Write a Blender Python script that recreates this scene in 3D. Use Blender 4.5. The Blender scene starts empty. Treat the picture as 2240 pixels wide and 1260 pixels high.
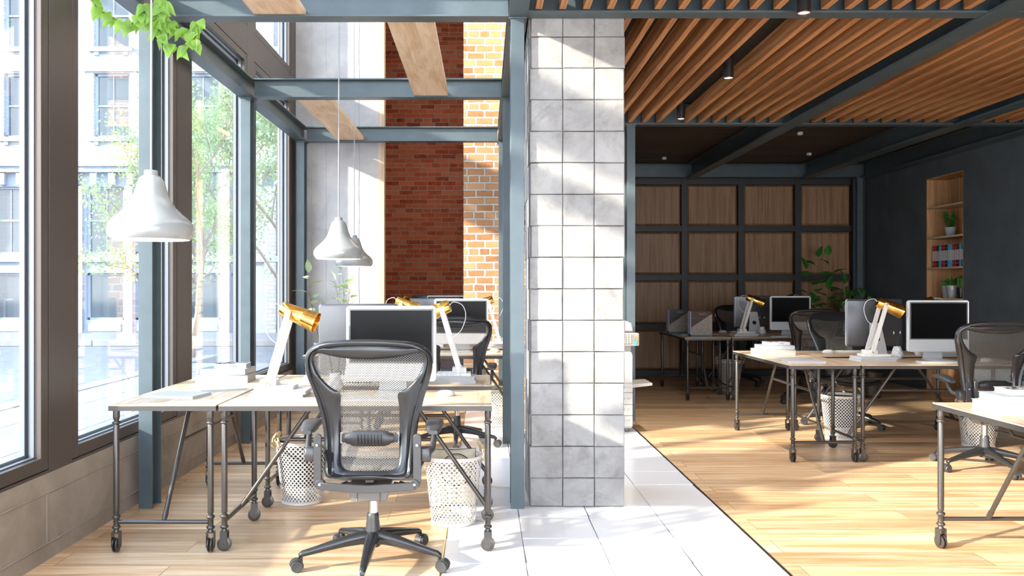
import bpy, math, random
from mathutils import Vector, Matrix, noise
R = math.radians
PI = math.pi
rnd = random.Random(7)
scene = bpy.context.scene
COL = scene.collection

# ------------------------------------------------------------------ camera
H = 1.37
cam_d = bpy.data.cameras.new('camera')
cam = bpy.data.objects.new('camera', cam_d)
COL.objects.link(cam)
cam.location = (0, 0, H)
cam.rotation_euler = (R(90), 0, 0)
cam_d.sensor_width = 36
cam_d.lens = 1818 / 2240 * 36
cam_d.shift_x = 60 / 2240
cam_d.clip_start = 0.05
cam_d.clip_end = 300
scene.camera = cam

# ------------------------------------------------------------------ light and exposure
scene.view_settings.view_transform = 'Standard'
scene.view_settings.look = 'None'
scene.view_settings.gamma = 1
scene.view_settings.use_curve_mapping = False
scene.view_settings.exposure = 1.45
world = bpy.data.worlds.new('sky')
scene.world = world
world.use_nodes = True
wn, wl = world.node_tree.nodes, world.node_tree.links
bg = wn['Background']
tc = wn.new('ShaderNodeTexCoord')
sp = wn.new('ShaderNodeSeparateXYZ')
rp = wn.new('ShaderNodeValToRGB')
rp.color_ramp.elements[0].position = 0.0
rp.color_ramp.elements[0].color = (0.93, 0.96, 1.0, 1)
rp.color_ramp.elements[1].position = 0.7
rp.color_ramp.elements[1].color = (0.50, 0.68, 1.0, 1)
wl.new(tc.outputs['Generated'], sp.inputs[0])
wl.new(sp.outputs[2], rp.inputs[0])
wl.new(rp.outputs[0], bg.inputs[0])
bg.inputs[1].default_value = 3.35
SUN_DIR = Vector((0.875, 0.484, -0.396)).normalized()
sd = bpy.data.lights.new('sun', 'SUN')
sd.energy = 6.0
sd.color = (1.0, 0.90, 0.76)
sd.angle = R(1.8)
sun = bpy.data.objects.new('sun', sd)
COL.objects.link(sun)
sun.rotation_euler = SUN_DIR.to_track_quat('-Z', 'Y').to_euler()
sun.location = (-20, -10, 12)

# ------------------------------------------------------------------ mesh builder
class MB:
    def __init__(s):
        s.v = []; s.f = []; s.m = []
        s.T = None
    def add(s, vs, fs, mi=0):
        o = len(s.v)
        if s.T is not None:
            vs = [s.T @ Vector(p) for p in vs]
        s.v += [tuple(p) for p in vs]
        s.f += [tuple(i + o for i in f) for f in fs]
        s.m += [mi] * len(fs)
        return s
    def box(s, x0, x1, y0, y1, z0, z1, mi=0):
        if x0 > x1: x0, x1 = x1, x0
        if y0 > y1: y0, y1 = y1, y0
        if z0 > z1: z0, z1 = z1, z0
        vs = [(x0,y0,z0),(x1,y0,z0),(x1,y1,z0),(x0,y1,z0),(x0,y0,z1),(x1,y0,z1),(x1,y1,z1),(x0,y1,z1)]
        fs = [(0,3,2,1),(4,5,6,7),(0,1,5,4),(1,2,6,5),(2,3,7,6),(3,0,4,7)]
        return s.add(vs, fs, mi)
    def cbox(s, c, d, mi=0):
        return s.box(c[0]-d[0]/2, c[0]+d[0]/2, c[1]-d[1]/2, c[1]+d[1]/2, c[2]-d[2]/2, c[2]+d[2]/2, mi)
    def rbox(s, x0, x1, y0, y1, z0, z1, r=0.004, mi=0):
        """box with rounded vertical corners and chamfered top and bottom edges"""
        r = min(r, (x1-x0)*0.49, (y1-y0)*0.49)
        ch = min(r, (z1-z0)*0.4)
        def ring(ins, z):
            o = []
            rr = max(r-ins, 0.0005)
            for cx, cy, a0 in ((x1-r, y1-r, 0), (x0+r, y1-r, 90), (x0+r, y0+r, 180), (x1-r, y0+r, 270)):
                for k in range(4):
                    a = R(a0 + 30*k)
                    o.append((cx + rr*math.cos(a), cy + rr*math.sin(a), z))
            return o
        k = ch*0.3
        rings = [ring(ch*0.7, z0), ring(0.0, z0+k*2.2), ring(0.0, z1-k*2.2), ring(ch*0.7, z1)]
        return s.loft(rings, True, True, mi)
    def loft(s, rings, cap0=True, cap1=True, mi=0, closed=True):
        n = len(rings[0]); vs = []; fs = []
        for r in rings: vs += list(r)
        for i in range(len(rings)-1):
            for j in range(n if closed else n-1):
                a = i*n+j; b = i*n+(j+1) % n
                fs.append((a, b, b+n, a+n))
        if cap0: fs.append(tuple(reversed(range(n))))
        if cap1: fs.append(tuple((len(rings)-1)*n+j for j in range(n)))
        return s.add(vs, fs, mi)
    def tube(s, pts, r, n=10, cap=True, mi=0, flat=1.0):
        pts = [Vector(p) for p in pts]
        rings = []; prev = None
        for i, p in enumerate(pts):
            if i == 0: t = pts[1]-pts[0]
            elif i == len(pts)-1: t = pts[-1]-pts[-2]
            else: t = (pts[i+1]-pts[i]).normalized() + (pts[i]-pts[i-1]).normalized()
            t.normalize()
            if prev is None:
                u = t.cross(Vector((0,0,1)))
                if u.length < 1e-3: u = t.cross(Vector((0,1,0)))
                u.normalize()
            else:
                u = prev - t*prev.dot(t); u.normalize()
            prev = u
            w = t.cross(u)
            rr = r[i] if isinstance(r, (list, tuple)) else r
            rings.append([p + u*rr*math.cos(2*PI*k/n) + w*rr*flat*math.sin(2*PI*k/n) for k in range(n)])
        return s.loft(rings, cap, cap, mi)
    def lathe(s, prof, c=(0,0,0), n=24, M=None, cap0=True, cap1=True, mi=0):
        rings = []
        for r, z in prof:
            ring = []
            for k in range(n):
                a = 2*PI*k/n
                p = Vector((r*math.cos(a), r*math.sin(a), z))
                if M is not None: p = M @ p
                ring.append(p + Vector(c))
            rings.append(ring)
        return s.loft(rings, cap0, cap1, mi)
    def cyl(s, c, r, h, axis='z', n=20, mi=0):
        M = {'z': Matrix.Identity(3), 'x': Matrix.Rotation(R(90), 3, 'Y'), 'y': Matrix.Rotation(R(-90), 3, 'X')}[axis]
        e = min(r, h)*0.12
        return s.lathe([(r-e, -h/2), (r, -h/2+e), (r, h/2-e), (r-e, h/2)], c, n, M, mi=mi)
    def prism(s, poly, axis, a, b, mi=0):
        def P(p, t):
            return {'x': (t, p[0], p[1]), 'y': (p[0], t, p[1]), 'z': (p[0], p[1], t)}[axis]
        n = len(poly)
        vs = [P(p, a) for p in poly] + [P(p, b) for p in poly]
        fs = [tuple(range(n)), tuple(reversed(range(n, 2*n)))] + [(i, i+n, (i+1) % n+n, (i+1) % n) for i in range(n)]
        return s.add(vs, fs, mi)
    def obj(s, name, mats, parent=None, smooth=38, bevel=0):
        me = bpy.data.meshes.new(name)
        me.from_pydata(s.v, [], s.f)
        if not isinstance(mats, (list, tuple)): mats = [mats]
        for m in mats: me.materials.append(m)
        if len(mats) > 1:
            me.polygons.foreach_set('material_index', s.m)
        import bmesh
        bm = bmesh.new(); bm.from_mesh(me)
        bmesh.ops.recalc_face_normals(bm, faces=bm.faces)
        bm.to_mesh(me); bm.free()
        if smooth:
            me.polygons.foreach_set('use_smooth', [True]*len(me.polygons))
            me.set_sharp_from_angle(angle=R(smooth))
        me.update()
        o = bpy.data.objects.new(name, me)
        COL.objects.link(o)
        if parent is not None: o.parent = parent
        if bevel:
            b = o.modifiers.new('bevel', 'BEVEL'); b.width = bevel; b.segments = 2; b.limit_method = 'ANGLE'; b.angle_limit = R(50)
        return o

def tag(o, label=None, cat=None, group=None, kind=None):
    if label: o['label'] = label
    if cat: o['category'] = cat
    if group: o['group'] = group
    if kind: o['kind'] = kind
    return o
def thing(name, label, cat, loc=(0,0,0), rotz=0, group=None):
    o = bpy.data.objects.new(name, None)
    o.empty_display_size = 0.1
    COL.objects.link(o); o.location = loc; o.rotation_euler = (0, 0, rotz)
    return tag(o, label, cat, group)
def struct(o):
    o['kind'] = 'structure'
    return o
def kids(o):
    return [c for c in COL.objects if c.parent == o]
def dup(root, loc, rotz=None, label=None, group=None):
    r = root.copy(); COL.objects.link(r); r.location = loc
    if rotz is not None: r.rotation_euler = (0, 0, rotz)
    if label: r['label'] = label
    if group: r['group'] = group
    for ch in KIDS.get(root.name) or KIDS.setdefault(root.name, [(c, kids(c)) for c in kids(root)]):
        c, subs = ch
        d = c.copy(); COL.objects.link(d); d.parent = r
        for g in subs:
            e = g.copy(); COL.objects.link(e); e.parent = d
    return r
KIDS = {}
first_done = set()
def place(root, loc, rotz=0, label=None, group=None):
    """the first call moves the prototype itself, later calls copy it"""
    if root.name not in first_done:
        first_done.add(root.name)
        root.location = loc; root.rotation_euler = (0, 0, rotz)
        if label: root['label'] = label
        if group: root['group'] = group
        return root
    return dup(root, loc, rotz, label, group)

# ------------------------------------------------------------------ materials
def mat(name, col, rough=0.5, metal=0.0, spec=0.5, bump=0, bscale=60, var=0, vscale=4, coat=0):
    m = bpy.data.materials.new(name); m.use_nodes = True
    n, l = m.node_tree.nodes, m.node_tree.links
    b = n['Principled BSDF']
    b.inputs['Base Color'].default_value = (*col, 1)
    b.inputs['Roughness'].default_value = rough
    b.inputs['Metallic'].default_value = metal
    b.inputs['Specular IOR Level'].default_value = spec
    b.inputs['Coat Weight'].default_value = coat
    if bump or var:
        t = n.new('ShaderNodeTexCoord')
    if var:
        nz = n.new('ShaderNodeTexNoise'); nz.inputs['Scale'].default_value = vscale; nz.inputs['Detail'].default_value = 6
        l.new(t.outputs['Object'], nz.inputs['Vector'])
        mx = ramp(m, [(0.3, tuple(c*(1-var) for c in col)), (0.7, tuple(min(1, c*(1+var)) for c in col))])
        l.new(nz.outputs['Fac'], mx.inputs[0]); l.new(mx.outputs[0], b.inputs['Base Color'])
    if bump:
        nz = n.new('ShaderNodeTexNoise'); nz.inputs['Scale'].default_value = bscale; nz.inputs['Detail'].default_value = 4
        l.new(t.outputs['Object'], nz.inputs['Vector'])
        bp = n.new('ShaderNodeBump'); bp.inputs['Strength'].default_value = bump; bp.inputs['Distance'].default_value = 0.005
        l.new(nz.outputs['Fac'], bp.inputs['Height']); l.new(bp.outputs[0], b.inputs['Normal'])
    return m
def ramp(m, stops):
    r = m.node_tree.nodes.new('ShaderNodeValToRGB')
    e = r.color_ramp.elements
    while len(e) > 1: e.remove(e[-1])
    e[0].position = stops[0][0]; e[0].color = (*stops[0][1], 1)
    for p, c in stops[1:]:
        k = e.new(p); k.color = (*c, 1)
    return r
class NT:
    """short hand for node graphs"""
    def __init__(s, m): s.m = m; s.n = m.node_tree.nodes; s.l = m.node_tree.links; s.b = s.n.get('Principled BSDF')
    def node(s, t, **k):
        x = s.n.new('ShaderNode'+t)
        for a, v in k.items(): setattr(x, a, v)
        return x
    def link(s, a, b): s.l.new(a, b)
    def math(s, op, a, b=None, c=None):
        x = s.n.new('ShaderNodeMath'); x.operation = op
        for i, v in enumerate((a, b, c)):
            if v is None: continue
            if isinstance(v, (int, float)): x.inputs[i].default_value = v
            else: s.l.new(v, x.inputs[i])
        return x.outputs[0]
    def coord(s, kind='Object', scale=(1,1,1), rot=(0,0,0), loc=(0,0,0)):
        t = s.n.new('ShaderNodeTexCoord'); mp = s.n.new('ShaderNodeMapping')
        mp.inputs['Scale'].default_value = scale; mp.inputs['Rotation'].default_value = rot; mp.inputs['Location'].default_value = loc
        s.l.new(t.outputs[kind], mp.inputs[0]); return mp.outputs[0]
    def noise(s, vec, scale, detail=5, rough=0.55, dist=0):
        x = s.n.new('ShaderNodeTexNoise'); x.inputs['Scale'].default_value = scale; x.inputs['Detail'].default_value = detail
        x.inputs['Roughness'].default_value = rough; x.inputs['Distortion'].default_value = dist
        s.l.new(vec, x.inputs['Vector']); return x.outputs['Fac']
    def mix(s, f, a, b, mode='MIX'):
        x = s.n.new('ShaderNodeMix'); x.data_type = 'RGBA'; x.blend_type = mode
        for sock, v in ((x.inputs[0], f), (x.inputs[6], a), (x.inputs[7], b)):
            if isinstance(v, (int, float)): sock.default_value = v
            elif isinstance(v, tuple): sock.default_value = (*v, 1)
            else: s.l.new(v, sock)
        return x.outputs[2]
    def bump(s, h, strength, dist=0.01, normal=None):
        x = s.n.new('ShaderNodeBump'); x.inputs['Strength'].default_value = strength; x.inputs['Distance'].default_value = dist
        s.l.new(h, x.inputs['Height'])
        if normal is not None: s.l.new(normal, x.inputs['Normal'])
        s.l.new(x.outputs[0], s.b.inputs['Normal']); return x.outputs[0]

def grain_wood(name, c_dark, c_mid, c_light, along='x', rough=0.45, fine=26, plank=None, gap=(0.12,0.07,0.03), seed=0, spread=0.25, gapsize=0.0012, gapfac=0.6, coarse=1.2):
    """wood with the grain along one object axis; plank=(length,width) adds board joints"""
    m = mat(name, c_mid, rough); g = NT(m)
    if along == 'x': sc = (1, 1, 1); rot = (0, 0, 0)
    elif along == 'y': sc = (1, 1, 1); rot = (0, 0, R(90))
    else: sc = (1, 1, 1); rot = (0, R(90), 0)
    v = g.coord('Object', sc, rot, (seed, seed*0.7, 0))
    st = g.node('Mapping'); st.inputs['Scale'].default_value = (0.55, fine*0.45, fine*0.45)
    off = v
    if plank:
        br = g.node('TexBrick'); br.offset = 0.37; br.offset_frequency = 2; br.squash = 1
        br.inputs['Scale'].default_value = 1; br.inputs['Brick Width'].default_value = plank[0]; br.inputs['Row Height'].default_value = plank[1]
        br.inputs['Mortar Size'].default_value = gapsize; br.inputs['Mortar Smooth'].default_value = 0.1; br.inputs['Bias'].default_value = 0
        br.inputs['Color1'].default_value = (0, 0, 0, 1); br.inputs['Color2'].default_value = (1, 1, 1, 1); br.inputs['Mortar'].default_value = (0.5, 0.5, 0.5, 1)
        g.link(v, br.inputs['Vector'])
        ad = g.node('VectorMath', operation='MULTIPLY_ADD')
        g.link(br.outputs['Color'], ad.inputs[0]); ad.inputs[1].default_value = (7.3, 3.1, 5.7); g.link(v, ad.inputs[2])
        off = ad.outputs[0]
    g.link(off, st.inputs[0])
    n1 = g.noise(st.outputs[0], coarse, 8, 0.62, 1.1)
    st2 = g.node('Mapping'); st2.inputs['Scale'].default_value = (1.8, fine*2.6, fine*2.6); g.link(off, st2.inputs[0])
    n2 = g.noise(st2.outputs[0], 2.2, 4, 0.6, 0.3)
    f = g.math('ADD', g.math('MULTIPLY', n1, 0.72), g.math('MULTIPLY', n2, 0.28))
    rr = ramp(m, [(0.40, c_dark), (0.5, c_mid), (0.60, c_light)])
    g.link(f, rr.inputs[0]); col = rr.outputs[0]
    if plank:
        hs = g.node('HueSaturation'); g.link(col, hs.inputs['Color'])
        sep = g.node('SeparateColor'); g.link(br.outputs['Color'], sep.inputs[0])
        g.link(g.math('ADD', g.math('MULTIPLY', sep.outputs[0], spread*2), 1-spread), hs.inputs['Value'])
        col = g.mix(g.math('MULTIPLY', br.outputs['Fac'], gapfac), hs.outputs[0], gap)
        g.bump(g.math('SUBTRACT', g.math('MULTIPLY', f, 0.15), br.outputs['Fac']), 0.25, 0.002)
    else:
        g.bump(f, 0.12, 0.002)
    g.link(col, g.b.inputs['Base Color'])
    return m

def glass_mat(name, tint=(0.97, 0.985, 0.98), refl=1.0):
    m = bpy.data.materials.new(name); m.use_nodes = True; g = NT(m)
    g.n.remove(g.b)
    out = g.n['Material Output']
    tr = g.node('BsdfTransparent'); tr.inputs[0].default_value = (*tint, 1)
    gl = g.node('BsdfGlossy'); gl.inputs['Roughness'].default_value = 0.0; gl.inputs[0].default_value = (refl, refl, refl, 1)
    lw = g.node('LayerWeight'); lw.inputs[0].default_value = 0.5
    fr = g.math('ADD', g.math('MULTIPLY', g.math('POWER', lw.outputs['Facing'], 3.5), 0.7), 0.045)
    mx = g.node('MixShader'); g.link(fr, mx.inputs[0]); g.link(tr.outputs[0], mx.inputs[1]); g.link(gl.outputs[0], mx.inputs[2])
    g.link(mx.outputs[0], out.inputs[0])
    return m

def holes(m, fac):
    """fac = 1 where the sheet is punched through"""
    g = NT(m); out = g.n['Material Output']
    tr = g.node('BsdfTransparent'); mx = g.node('MixShader')
    g.link(fac, mx.inputs[0]); g.link(g.b.outputs[0], mx.inputs[1]); g.link(tr.outputs[0], mx.inputs[2])
    g.link(mx.outputs[0], out.inputs[0])

def brick_mat(name, cols, mortar, bw, bh, ms, axis='y', bump=1.0, dark=(0.02,0.01,0.008), seed=0, irr=0.012):
    m = mat(name, cols[0], 0.85, spec=0.25); g = NT(m)
    rot = {'y': (R(90), 0, 0), 'x': (R(90), 0, R(90))}[axis]
    t = g.node('TexCoord'); sx = g.node('SeparateXYZ'); g.link(t.outputs['Object'], sx.inputs[0])
    cb = g.node('CombineXYZ')
    g.link(sx.outputs[0 if axis == 'y' else 1], cb.inputs[0]); g.link(sx.outputs[2], cb.inputs[1])
    nzv = g.node('TexNoise'); nzv.inputs['Scale'].default_value = 9; nzv.inputs['Detail'].default_value = 3
    g.link(t.outputs['Object'], nzv.inputs['Vector'])
    sub = g.node('VectorMath', operation='SUBTRACT'); g.link(nzv.outputs['Color'], sub.inputs[0]); sub.inputs[1].default_value = (0.5, 0.5, 0.5)
    ma = g.node('VectorMath', operation='MULTIPLY_ADD'); g.link(sub.outputs[0], ma.inputs[0]); ma.inputs[1].default_value = (irr, irr, 0); g.link(cb.outputs[0], ma.inputs[2])
    br = g.node('TexBrick'); br.offset = 0.5; br.squash = 0.62; br.squash_frequency = 5
    br.inputs['Scale'].default_value = 1; br.inputs['Brick Width'].default_value = bw; br.inputs['Row Height'].default_value = bh
    br.inputs['Mortar Size'].default_value = ms; br.inputs['Mortar Smooth'].default_value = 0.25; br.inputs['Bias'].default_value = 0
    br.inputs['Color1'].default_value = (0, 0, 0, 1); br.inputs['Color2'].default_value = (1, 1, 1, 1)
    g.link(ma.outputs[0], br.inputs['Vector'])
    n1 = g.noise(t.outputs['Object'], 14, 6, 0.7); n2 = g.noise(t.outputs['Object'], 70, 4, 0.7)
    sep = g.node('SeparateColor'); g.link(br.outputs['Color'], sep.inputs[0])
    k = g.math('ADD', g.math('MULTIPLY', sep.outputs[0], 0.6), g.math('MULTIPLY', n1, 0.55))
    rr = ramp(m, [(0.15, dark), (0.32, cols[0]), (0.6, cols[1]), (0.95, cols[2])]); g.link(k, rr.inputs[0])
    col = g.mix(g.math('MULTIPLY', g.math('GREATER_THAN', n2, 0.66), 0.45), rr.outputs[0], dark)
    col = g.mix(br.outputs['Fac'], col, mortar)
    g.link(col, g.b.inputs['Base Color'])
    h = g.math('ADD', g.math('MULTIPLY', g.math('SUBTRACT', 1.0, br.outputs['Fac']), 1.0), g.math('MULTIPLY', n2, 0.22))
    h = g.math('ADD', h, g.math('MULTIPLY', n1, 0.15))
    g.bump(h, bump, 0.012)
    return m

STEEL = mat('blue grey painted steel', (0.072, 0.098, 0.112), 0.38, 0.2, 0.5, bump=0.08, bscale=180, var=0.10, vscale=6)
FRAME = mat('brown black window frame metal', (0.085, 0.070, 0.062), 0.42, 0.35, 0.5, bump=0.12, bscale=420)
GASKET = mat('black rubber gasket', (0.012, 0.012, 0.013), 0.6)
SILVER = mat('pale grey anodised frame', (0.17, 0.19, 0.215), 0.4, 0.3)
GLASS = glass_mat('window glass')
GUN = mat('dark gunmetal pipe', (0.088, 0.080, 0.074), 0.32, 0.65, 0.5)
RIM = mat('dark bronze table rim', (0.075, 0.070, 0.066), 0.40, 0.6, bump=0.06, bscale=300)
BLACKP = mat('black plastic', (0.012, 0.012, 0.014), 0.35)
CHAIRP = mat('graphite chair plastic', (0.022, 0.023, 0.026), 0.22, 0.15, 0.6, bump=0.03, bscale=350)
CHAIRS = mat('satin graphite chair arm', (0.046, 0.046, 0.048), 0.34, 0.15)
CHROME = mat('chrome', (0.85, 0.86, 0.88), 0.12, 1.0)
WHITEP = mat('white plastic', (0.54, 0.54, 0.54), 0.30)
PAPER = mat('white paper', (0.46, 0.45, 0.43), 0.8, bump=0.1, bscale=300)
COVERW = mat('white book cover', (0.50, 0.50, 0.51), 0.5)
COVERG = mat('pale blue grey book cover', (0.26, 0.30, 0.345), 0.7, bump=0.3, bscale=500, var=0.12, vscale=90)
COVERC = mat('cream linen book cover', (0.36, 0.35, 0.33), 0.85, bump=0.4, bscale=500)
ALU = mat('brushed aluminium', (0.74, 0.75, 0.76), 0.36, 0.35)
SCREEN = mat('black screen glass', (0.0035, 0.0035, 0.004), 0.25, 0, 0.12)
SCRBACK = mat('dark glossy monitor back', (0.11, 0.11, 0.12), 0.3, 0.6)
GOLD = mat('gold metal', (0.86, 0.50, 0.12), 0.16, 1.0)
WHITEW = grain_wood('white washed wood', (0.60, 0.57, 0.53), (0.68, 0.66, 0.62), (0.74, 0.72, 0.69), 'z', 0.6, 40)
PENDW = mat('white enamel lamp', (0.29, 0.30, 0.30), 0.22, 0, 0.5, coat=0.3)
GREYM = mat('grey enamel', (0.40, 0.41, 0.41), 0.4)
CORD = mat('grey fabric cord', (0.33, 0.34, 0.36), 0.7)
WHITEC = mat('white cable', (0.75, 0.75, 0.75), 0.5)
LEAFG = mat('bright green leaf', (0.24, 0.42, 0.09), 0.42, var=0.35, vscale=14)
LEAFD = mat('deep green leaf', (0.045, 0.20, 0.03), 0.35, var=0.3, vscale=12)
LEAFP = mat('pale green leaf', (0.32, 0.40, 0.25), 0.35, var=0.3, vscale=16)
STEMB = mat('brown stem', (0.12, 0.075, 0.04), 0.7)
BARK = mat('grey brown bark', (0.22, 0.18, 0.15), 0.9, bump=0.6, bscale=30)
CONCP = mat('grey concrete pot', (0.36, 0.38, 0.40), 0.8, bump=0.3, bscale=120, var=0.15, vscale=20)
TERRA = mat('terracotta', (0.50, 0.22, 0.10), 0.8, var=0.12, vscale=20)
CACTUS = mat('cactus green', (0.06, 0.20, 0.045), 0.6, var=0.25, vscale=40)
ROPE = mat('tan rope', (0.55, 0.42, 0.24), 0.9, bump=0.8, bscale=150)
DARKFAB = mat('dark grey felt', (0.035, 0.034, 0.033), 0.95)
PILLOW = mat('cream cushion fabric', (0.60, 0.56, 0.44), 0.95, bump=0.3, bscale=400)
INK = mat('black ink', (0.01, 0.01, 0.01), 0.8)
INKGR = mat('grey ink', (0.25, 0.25, 0.25), 0.8)
for lm in (LEAFG, LEAFD, LEAFP):
    lm.node_tree.nodes['Principled BSDF'].inputs['Subsurface Weight'].default_value = 0.0
def leafy(m, tcol, fac=0.35):
    g = NT(m); out = g.n['Material Output']
    t = g.node('BsdfTranslucent'); t.inputs[0].default_value = (*tcol, 1)
    mx = g.node('MixShader'); mx.inputs[0].default_value = fac
    g.link(g.b.outputs[0], mx.inputs[1]); g.link(t.outputs[0], mx.inputs[2]); g.link(mx.outputs[0], out.inputs[0])
leafy(LEAFG, (0.45, 0.75, 0.08), 0.4); leafy(LEAFD, (0.12, 0.42, 0.03), 0.25); leafy(LEAFP, (0.4, 0.55, 0.2), 0.25)

OAK = dict(c_dark=(0.36, 0.20, 0.10), c_mid=(0.55, 0.37, 0.22), c_light=(0.66, 0.50, 0.34))
FLOORW = grain_wood('oak floor boards', (0.50, 0.29, 0.14), (0.66, 0.44, 0.25), (0.76, 0.57, 0.37), 'x', 0.34, 20, plank=(1.55, 0.205), gap=(0.30, 0.17, 0.08), spread=0.22, gapsize=0.0022, gapfac=0.9)
DESKX = grain_wood('pale oak desk top', (0.44, 0.29, 0.18), (0.62, 0.47, 0.33), (0.70, 0.58, 0.45), 'x', 0.38, 30, plank=(9, 0.11), gap=(0.4, 0.26, 0.15), spread=0.08, gapsize=0.0008)
DESKY = grain_wood('pale oak desk end board', (0.42, 0.27, 0.16), (0.60, 0.44, 0.30), (0.68, 0.55, 0.42), 'y', 0.38, 30, seed=3)
PLANK = grain_wood('plywood plank', (0.50, 0.33, 0.19), (0.62, 0.45, 0.29), (0.68, 0.53, 0.38), 'y', 0.55, 8, seed=5, coarse=2.2)
SLATW = grain_wood('warm oak slat', (0.22, 0.085, 0.028), (0.38, 0.165, 0.060), (0.52, 0.26, 0.105), 'y', 0.5, 26, seed=1)
PANELW = grain_wood('brown veneer panel', (0.19, 0.090, 0.038), (0.265, 0.140, 0.064), (0.32, 0.185, 0.095), 'z', 0.5, 34, seed=2)
TRIMW = grain_wood('weathered trim wood', (0.36, 0.26, 0.18), (0.46, 0.35, 0.25), (0.54, 0.43, 0.33), 'z', 0.6, 24, seed=6)
NICHEW = grain_wood('orange brown veneer', (0.32, 0.16, 0.07), (0.44, 0.24, 0.115), (0.52, 0.31, 0.16), 'z', 0.5, 26, seed=4)
SHELFW = grain_wood('pale shelf wood', (0.48, 0.33, 0.19), (0.58, 0.43, 0.27), (0.64, 0.50, 0.34), 'y', 0.5, 26, seed=4)
CEILB = grain_wood('dark brown ceiling boards', (0.030, 0.020, 0.014), (0.050, 0.033, 0.024), (0.072, 0.049, 0.037), 'x', 0.6, 16, plank=(3.0, 0.16), gap=(0.008, 0.006, 0.005), spread=0.3)
BLKFR = mat('black wall framing', (0.018, 0.018, 0.020), 0.5, bump=0.1, bscale=100)
TILE = mat('white gloss floor tile', (0.83, 0.83, 0.84), 0.16, 0, 0.45)
GROUT = mat('dark grout', (0.05, 0.05, 0.055), 0.8)
BRASS = mat('brass trim', (0.60, 0.42, 0.12), 0.35, 0.9)
DARKW = mat('blue black plaster', (0.070, 0.084, 0.098), 0.65, bump=0.25, bscale=40, var=0.18, vscale=3)
REDB = brick_mat('red brick', ((0.56, 0.105, 0.042), (0.74, 0.18, 0.075), (0.78, 0.28, 0.14)), (0.62, 0.54, 0.48), 0.235, 0.0745, 0.005, bump=1.0, irr=0.022, dark=(0.10, 0.025, 0.015))
ORB = brick_mat('sand orange brick', ((0.34, 0.155, 0.068), (0.44, 0.22, 0.10), (0.52, 0.30, 0.16)), (0.46, 0.43, 0.40), 0.215, 0.0885, 0.013, bump=1.0, dark=(0.16, 0.08, 0.035), irr=0.02)
FACB = brick_mat('white painted brick', ((0.27, 0.28, 0.29), (0.30, 0.31, 0.32), (0.33, 0.335, 0.34)), (0.19, 0.20, 0.215), 0.40, 0.12, 0.008, bump=0.4, dark=(0.18,0.19,0.20), irr=0.004)
FACS = mat('pale blue white stone trim', (0.235, 0.27, 0.33), 0.7, bump=0.3, bscale=8)
FACG = mat('street window glass', (0.045, 0.060, 0.072), 0.06, 0.0, 0.8)
FACD = mat('room behind street window', (0.42, 0.44, 0.45), 0.8)
def concrete(name, c0, c1, sc=2.5):
    m = mat(name, c0, 0.85, spec=0.2); g = NT(m); v = g.coord()
    n1 = g.noise(v, sc, 8, 0.65, 0.5); n2 = g.noise(v, 55, 5, 0.7); n3 = g.noise(v, 0.9, 3)
    r1 = ramp(m, [(0.3, c0), (0.62, c1)]); g.link(g.math('ADD', g.math('MULTIPLY', n1, 0.7), g.math('MULTIPLY', n3, 0.3)), r1.inputs[0])
    pit = g.math('GREATER_THAN', n2, 0.70)
    g.link(g.mix(g.math('MULTIPLY', pit, 0.45), r1.outputs[0], tuple(c*0.35 for c in c0)), g.b.inputs['Base Color'])
    g.bump(g.math('SUBTRACT', g.math('ADD', g.math('MULTIPLY', n1, 0.5), g.math('MULTIPLY', n2, 0.5)), pit), 0.35, 0.006)
    return m
CURB = concrete('board marked concrete', (0.20, 0.165, 0.135), (0.36, 0.31, 0.265))
PIER = concrete('pale grey concrete', (0.30, 0.30, 0.32), (0.50, 0.49, 0.49))
STONE = concrete('pale stone block', (0.21, 0.20, 0.195), (0.37, 0.36, 0.35), 4.0)
g = NT(STONE); v = g.coord(); bc_ = g.b.inputs['Base Color'].links[0].from_socket
s1 = g.noise(v, 3.1, 9, 0.75, 0.8); s2 = g.noise(v, 11, 6, 0.7)
stn = ramp(STONE, [(0.50, (0, 0, 0)), (0.68, (1, 1, 1))]); g.link(g.math('ADD', g.math('MULTIPLY', s1, 0.75), g.math('MULTIPLY', s2, 0.25)), stn.inputs[0])
sv = g.node('SeparateColor'); g.link(stn.outputs[0], sv.inputs[0])
g.link(g.mix(g.math('MULTIPLY', sv.outputs[0], 0.55), bc_, (0.085, 0.08, 0.078)), g.b.inputs['Base Color'])
PAVE = mat('pale pavement', (0.17, 0.175, 0.19), 0.8, bump=0.2, bscale=20, var=0.1, vscale=3)
ROAD = mat('grey cobble road', (0.115, 0.125, 0.145), 0.75, bump=0.4, bscale=12, var=0.2, vscale=5)
PLASTW = mat('white plaster', (0.60, 0.59, 0.57), 0.85)
SPECK = mat('speckled grey board', (0.3, 0.3, 0.3), 0.8)
g = NT(SPECK); v = g.coord(); r_ = ramp(SPECK, [(0.40, (0.10, 0.13, 0.14)), (0.5, (0.28, 0.27, 0.24)), (0.60, (0.50, 0.36, 0.27))])
g.link(g.noise(v, 190, 3, 0.8), r_.inputs[0]); g.link(r_.outputs[0], g.b.inputs['Base Color'])
TEAL = mat('teal edge', (0.02, 0.15, 0.20), 0.6)
BROWNF = mat('dark brown folder', (0.055, 0.032, 0.024), 0.6)
NAVYF = mat('black folder', (0.016, 0.017, 0.020), 0.5)
LILAC = mat('lilac paper edge', (0.40, 0.38, 0.62), 0.7)
GOLDP = mat('gold print', (0.45, 0.30, 0.10), 0.5)
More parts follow.
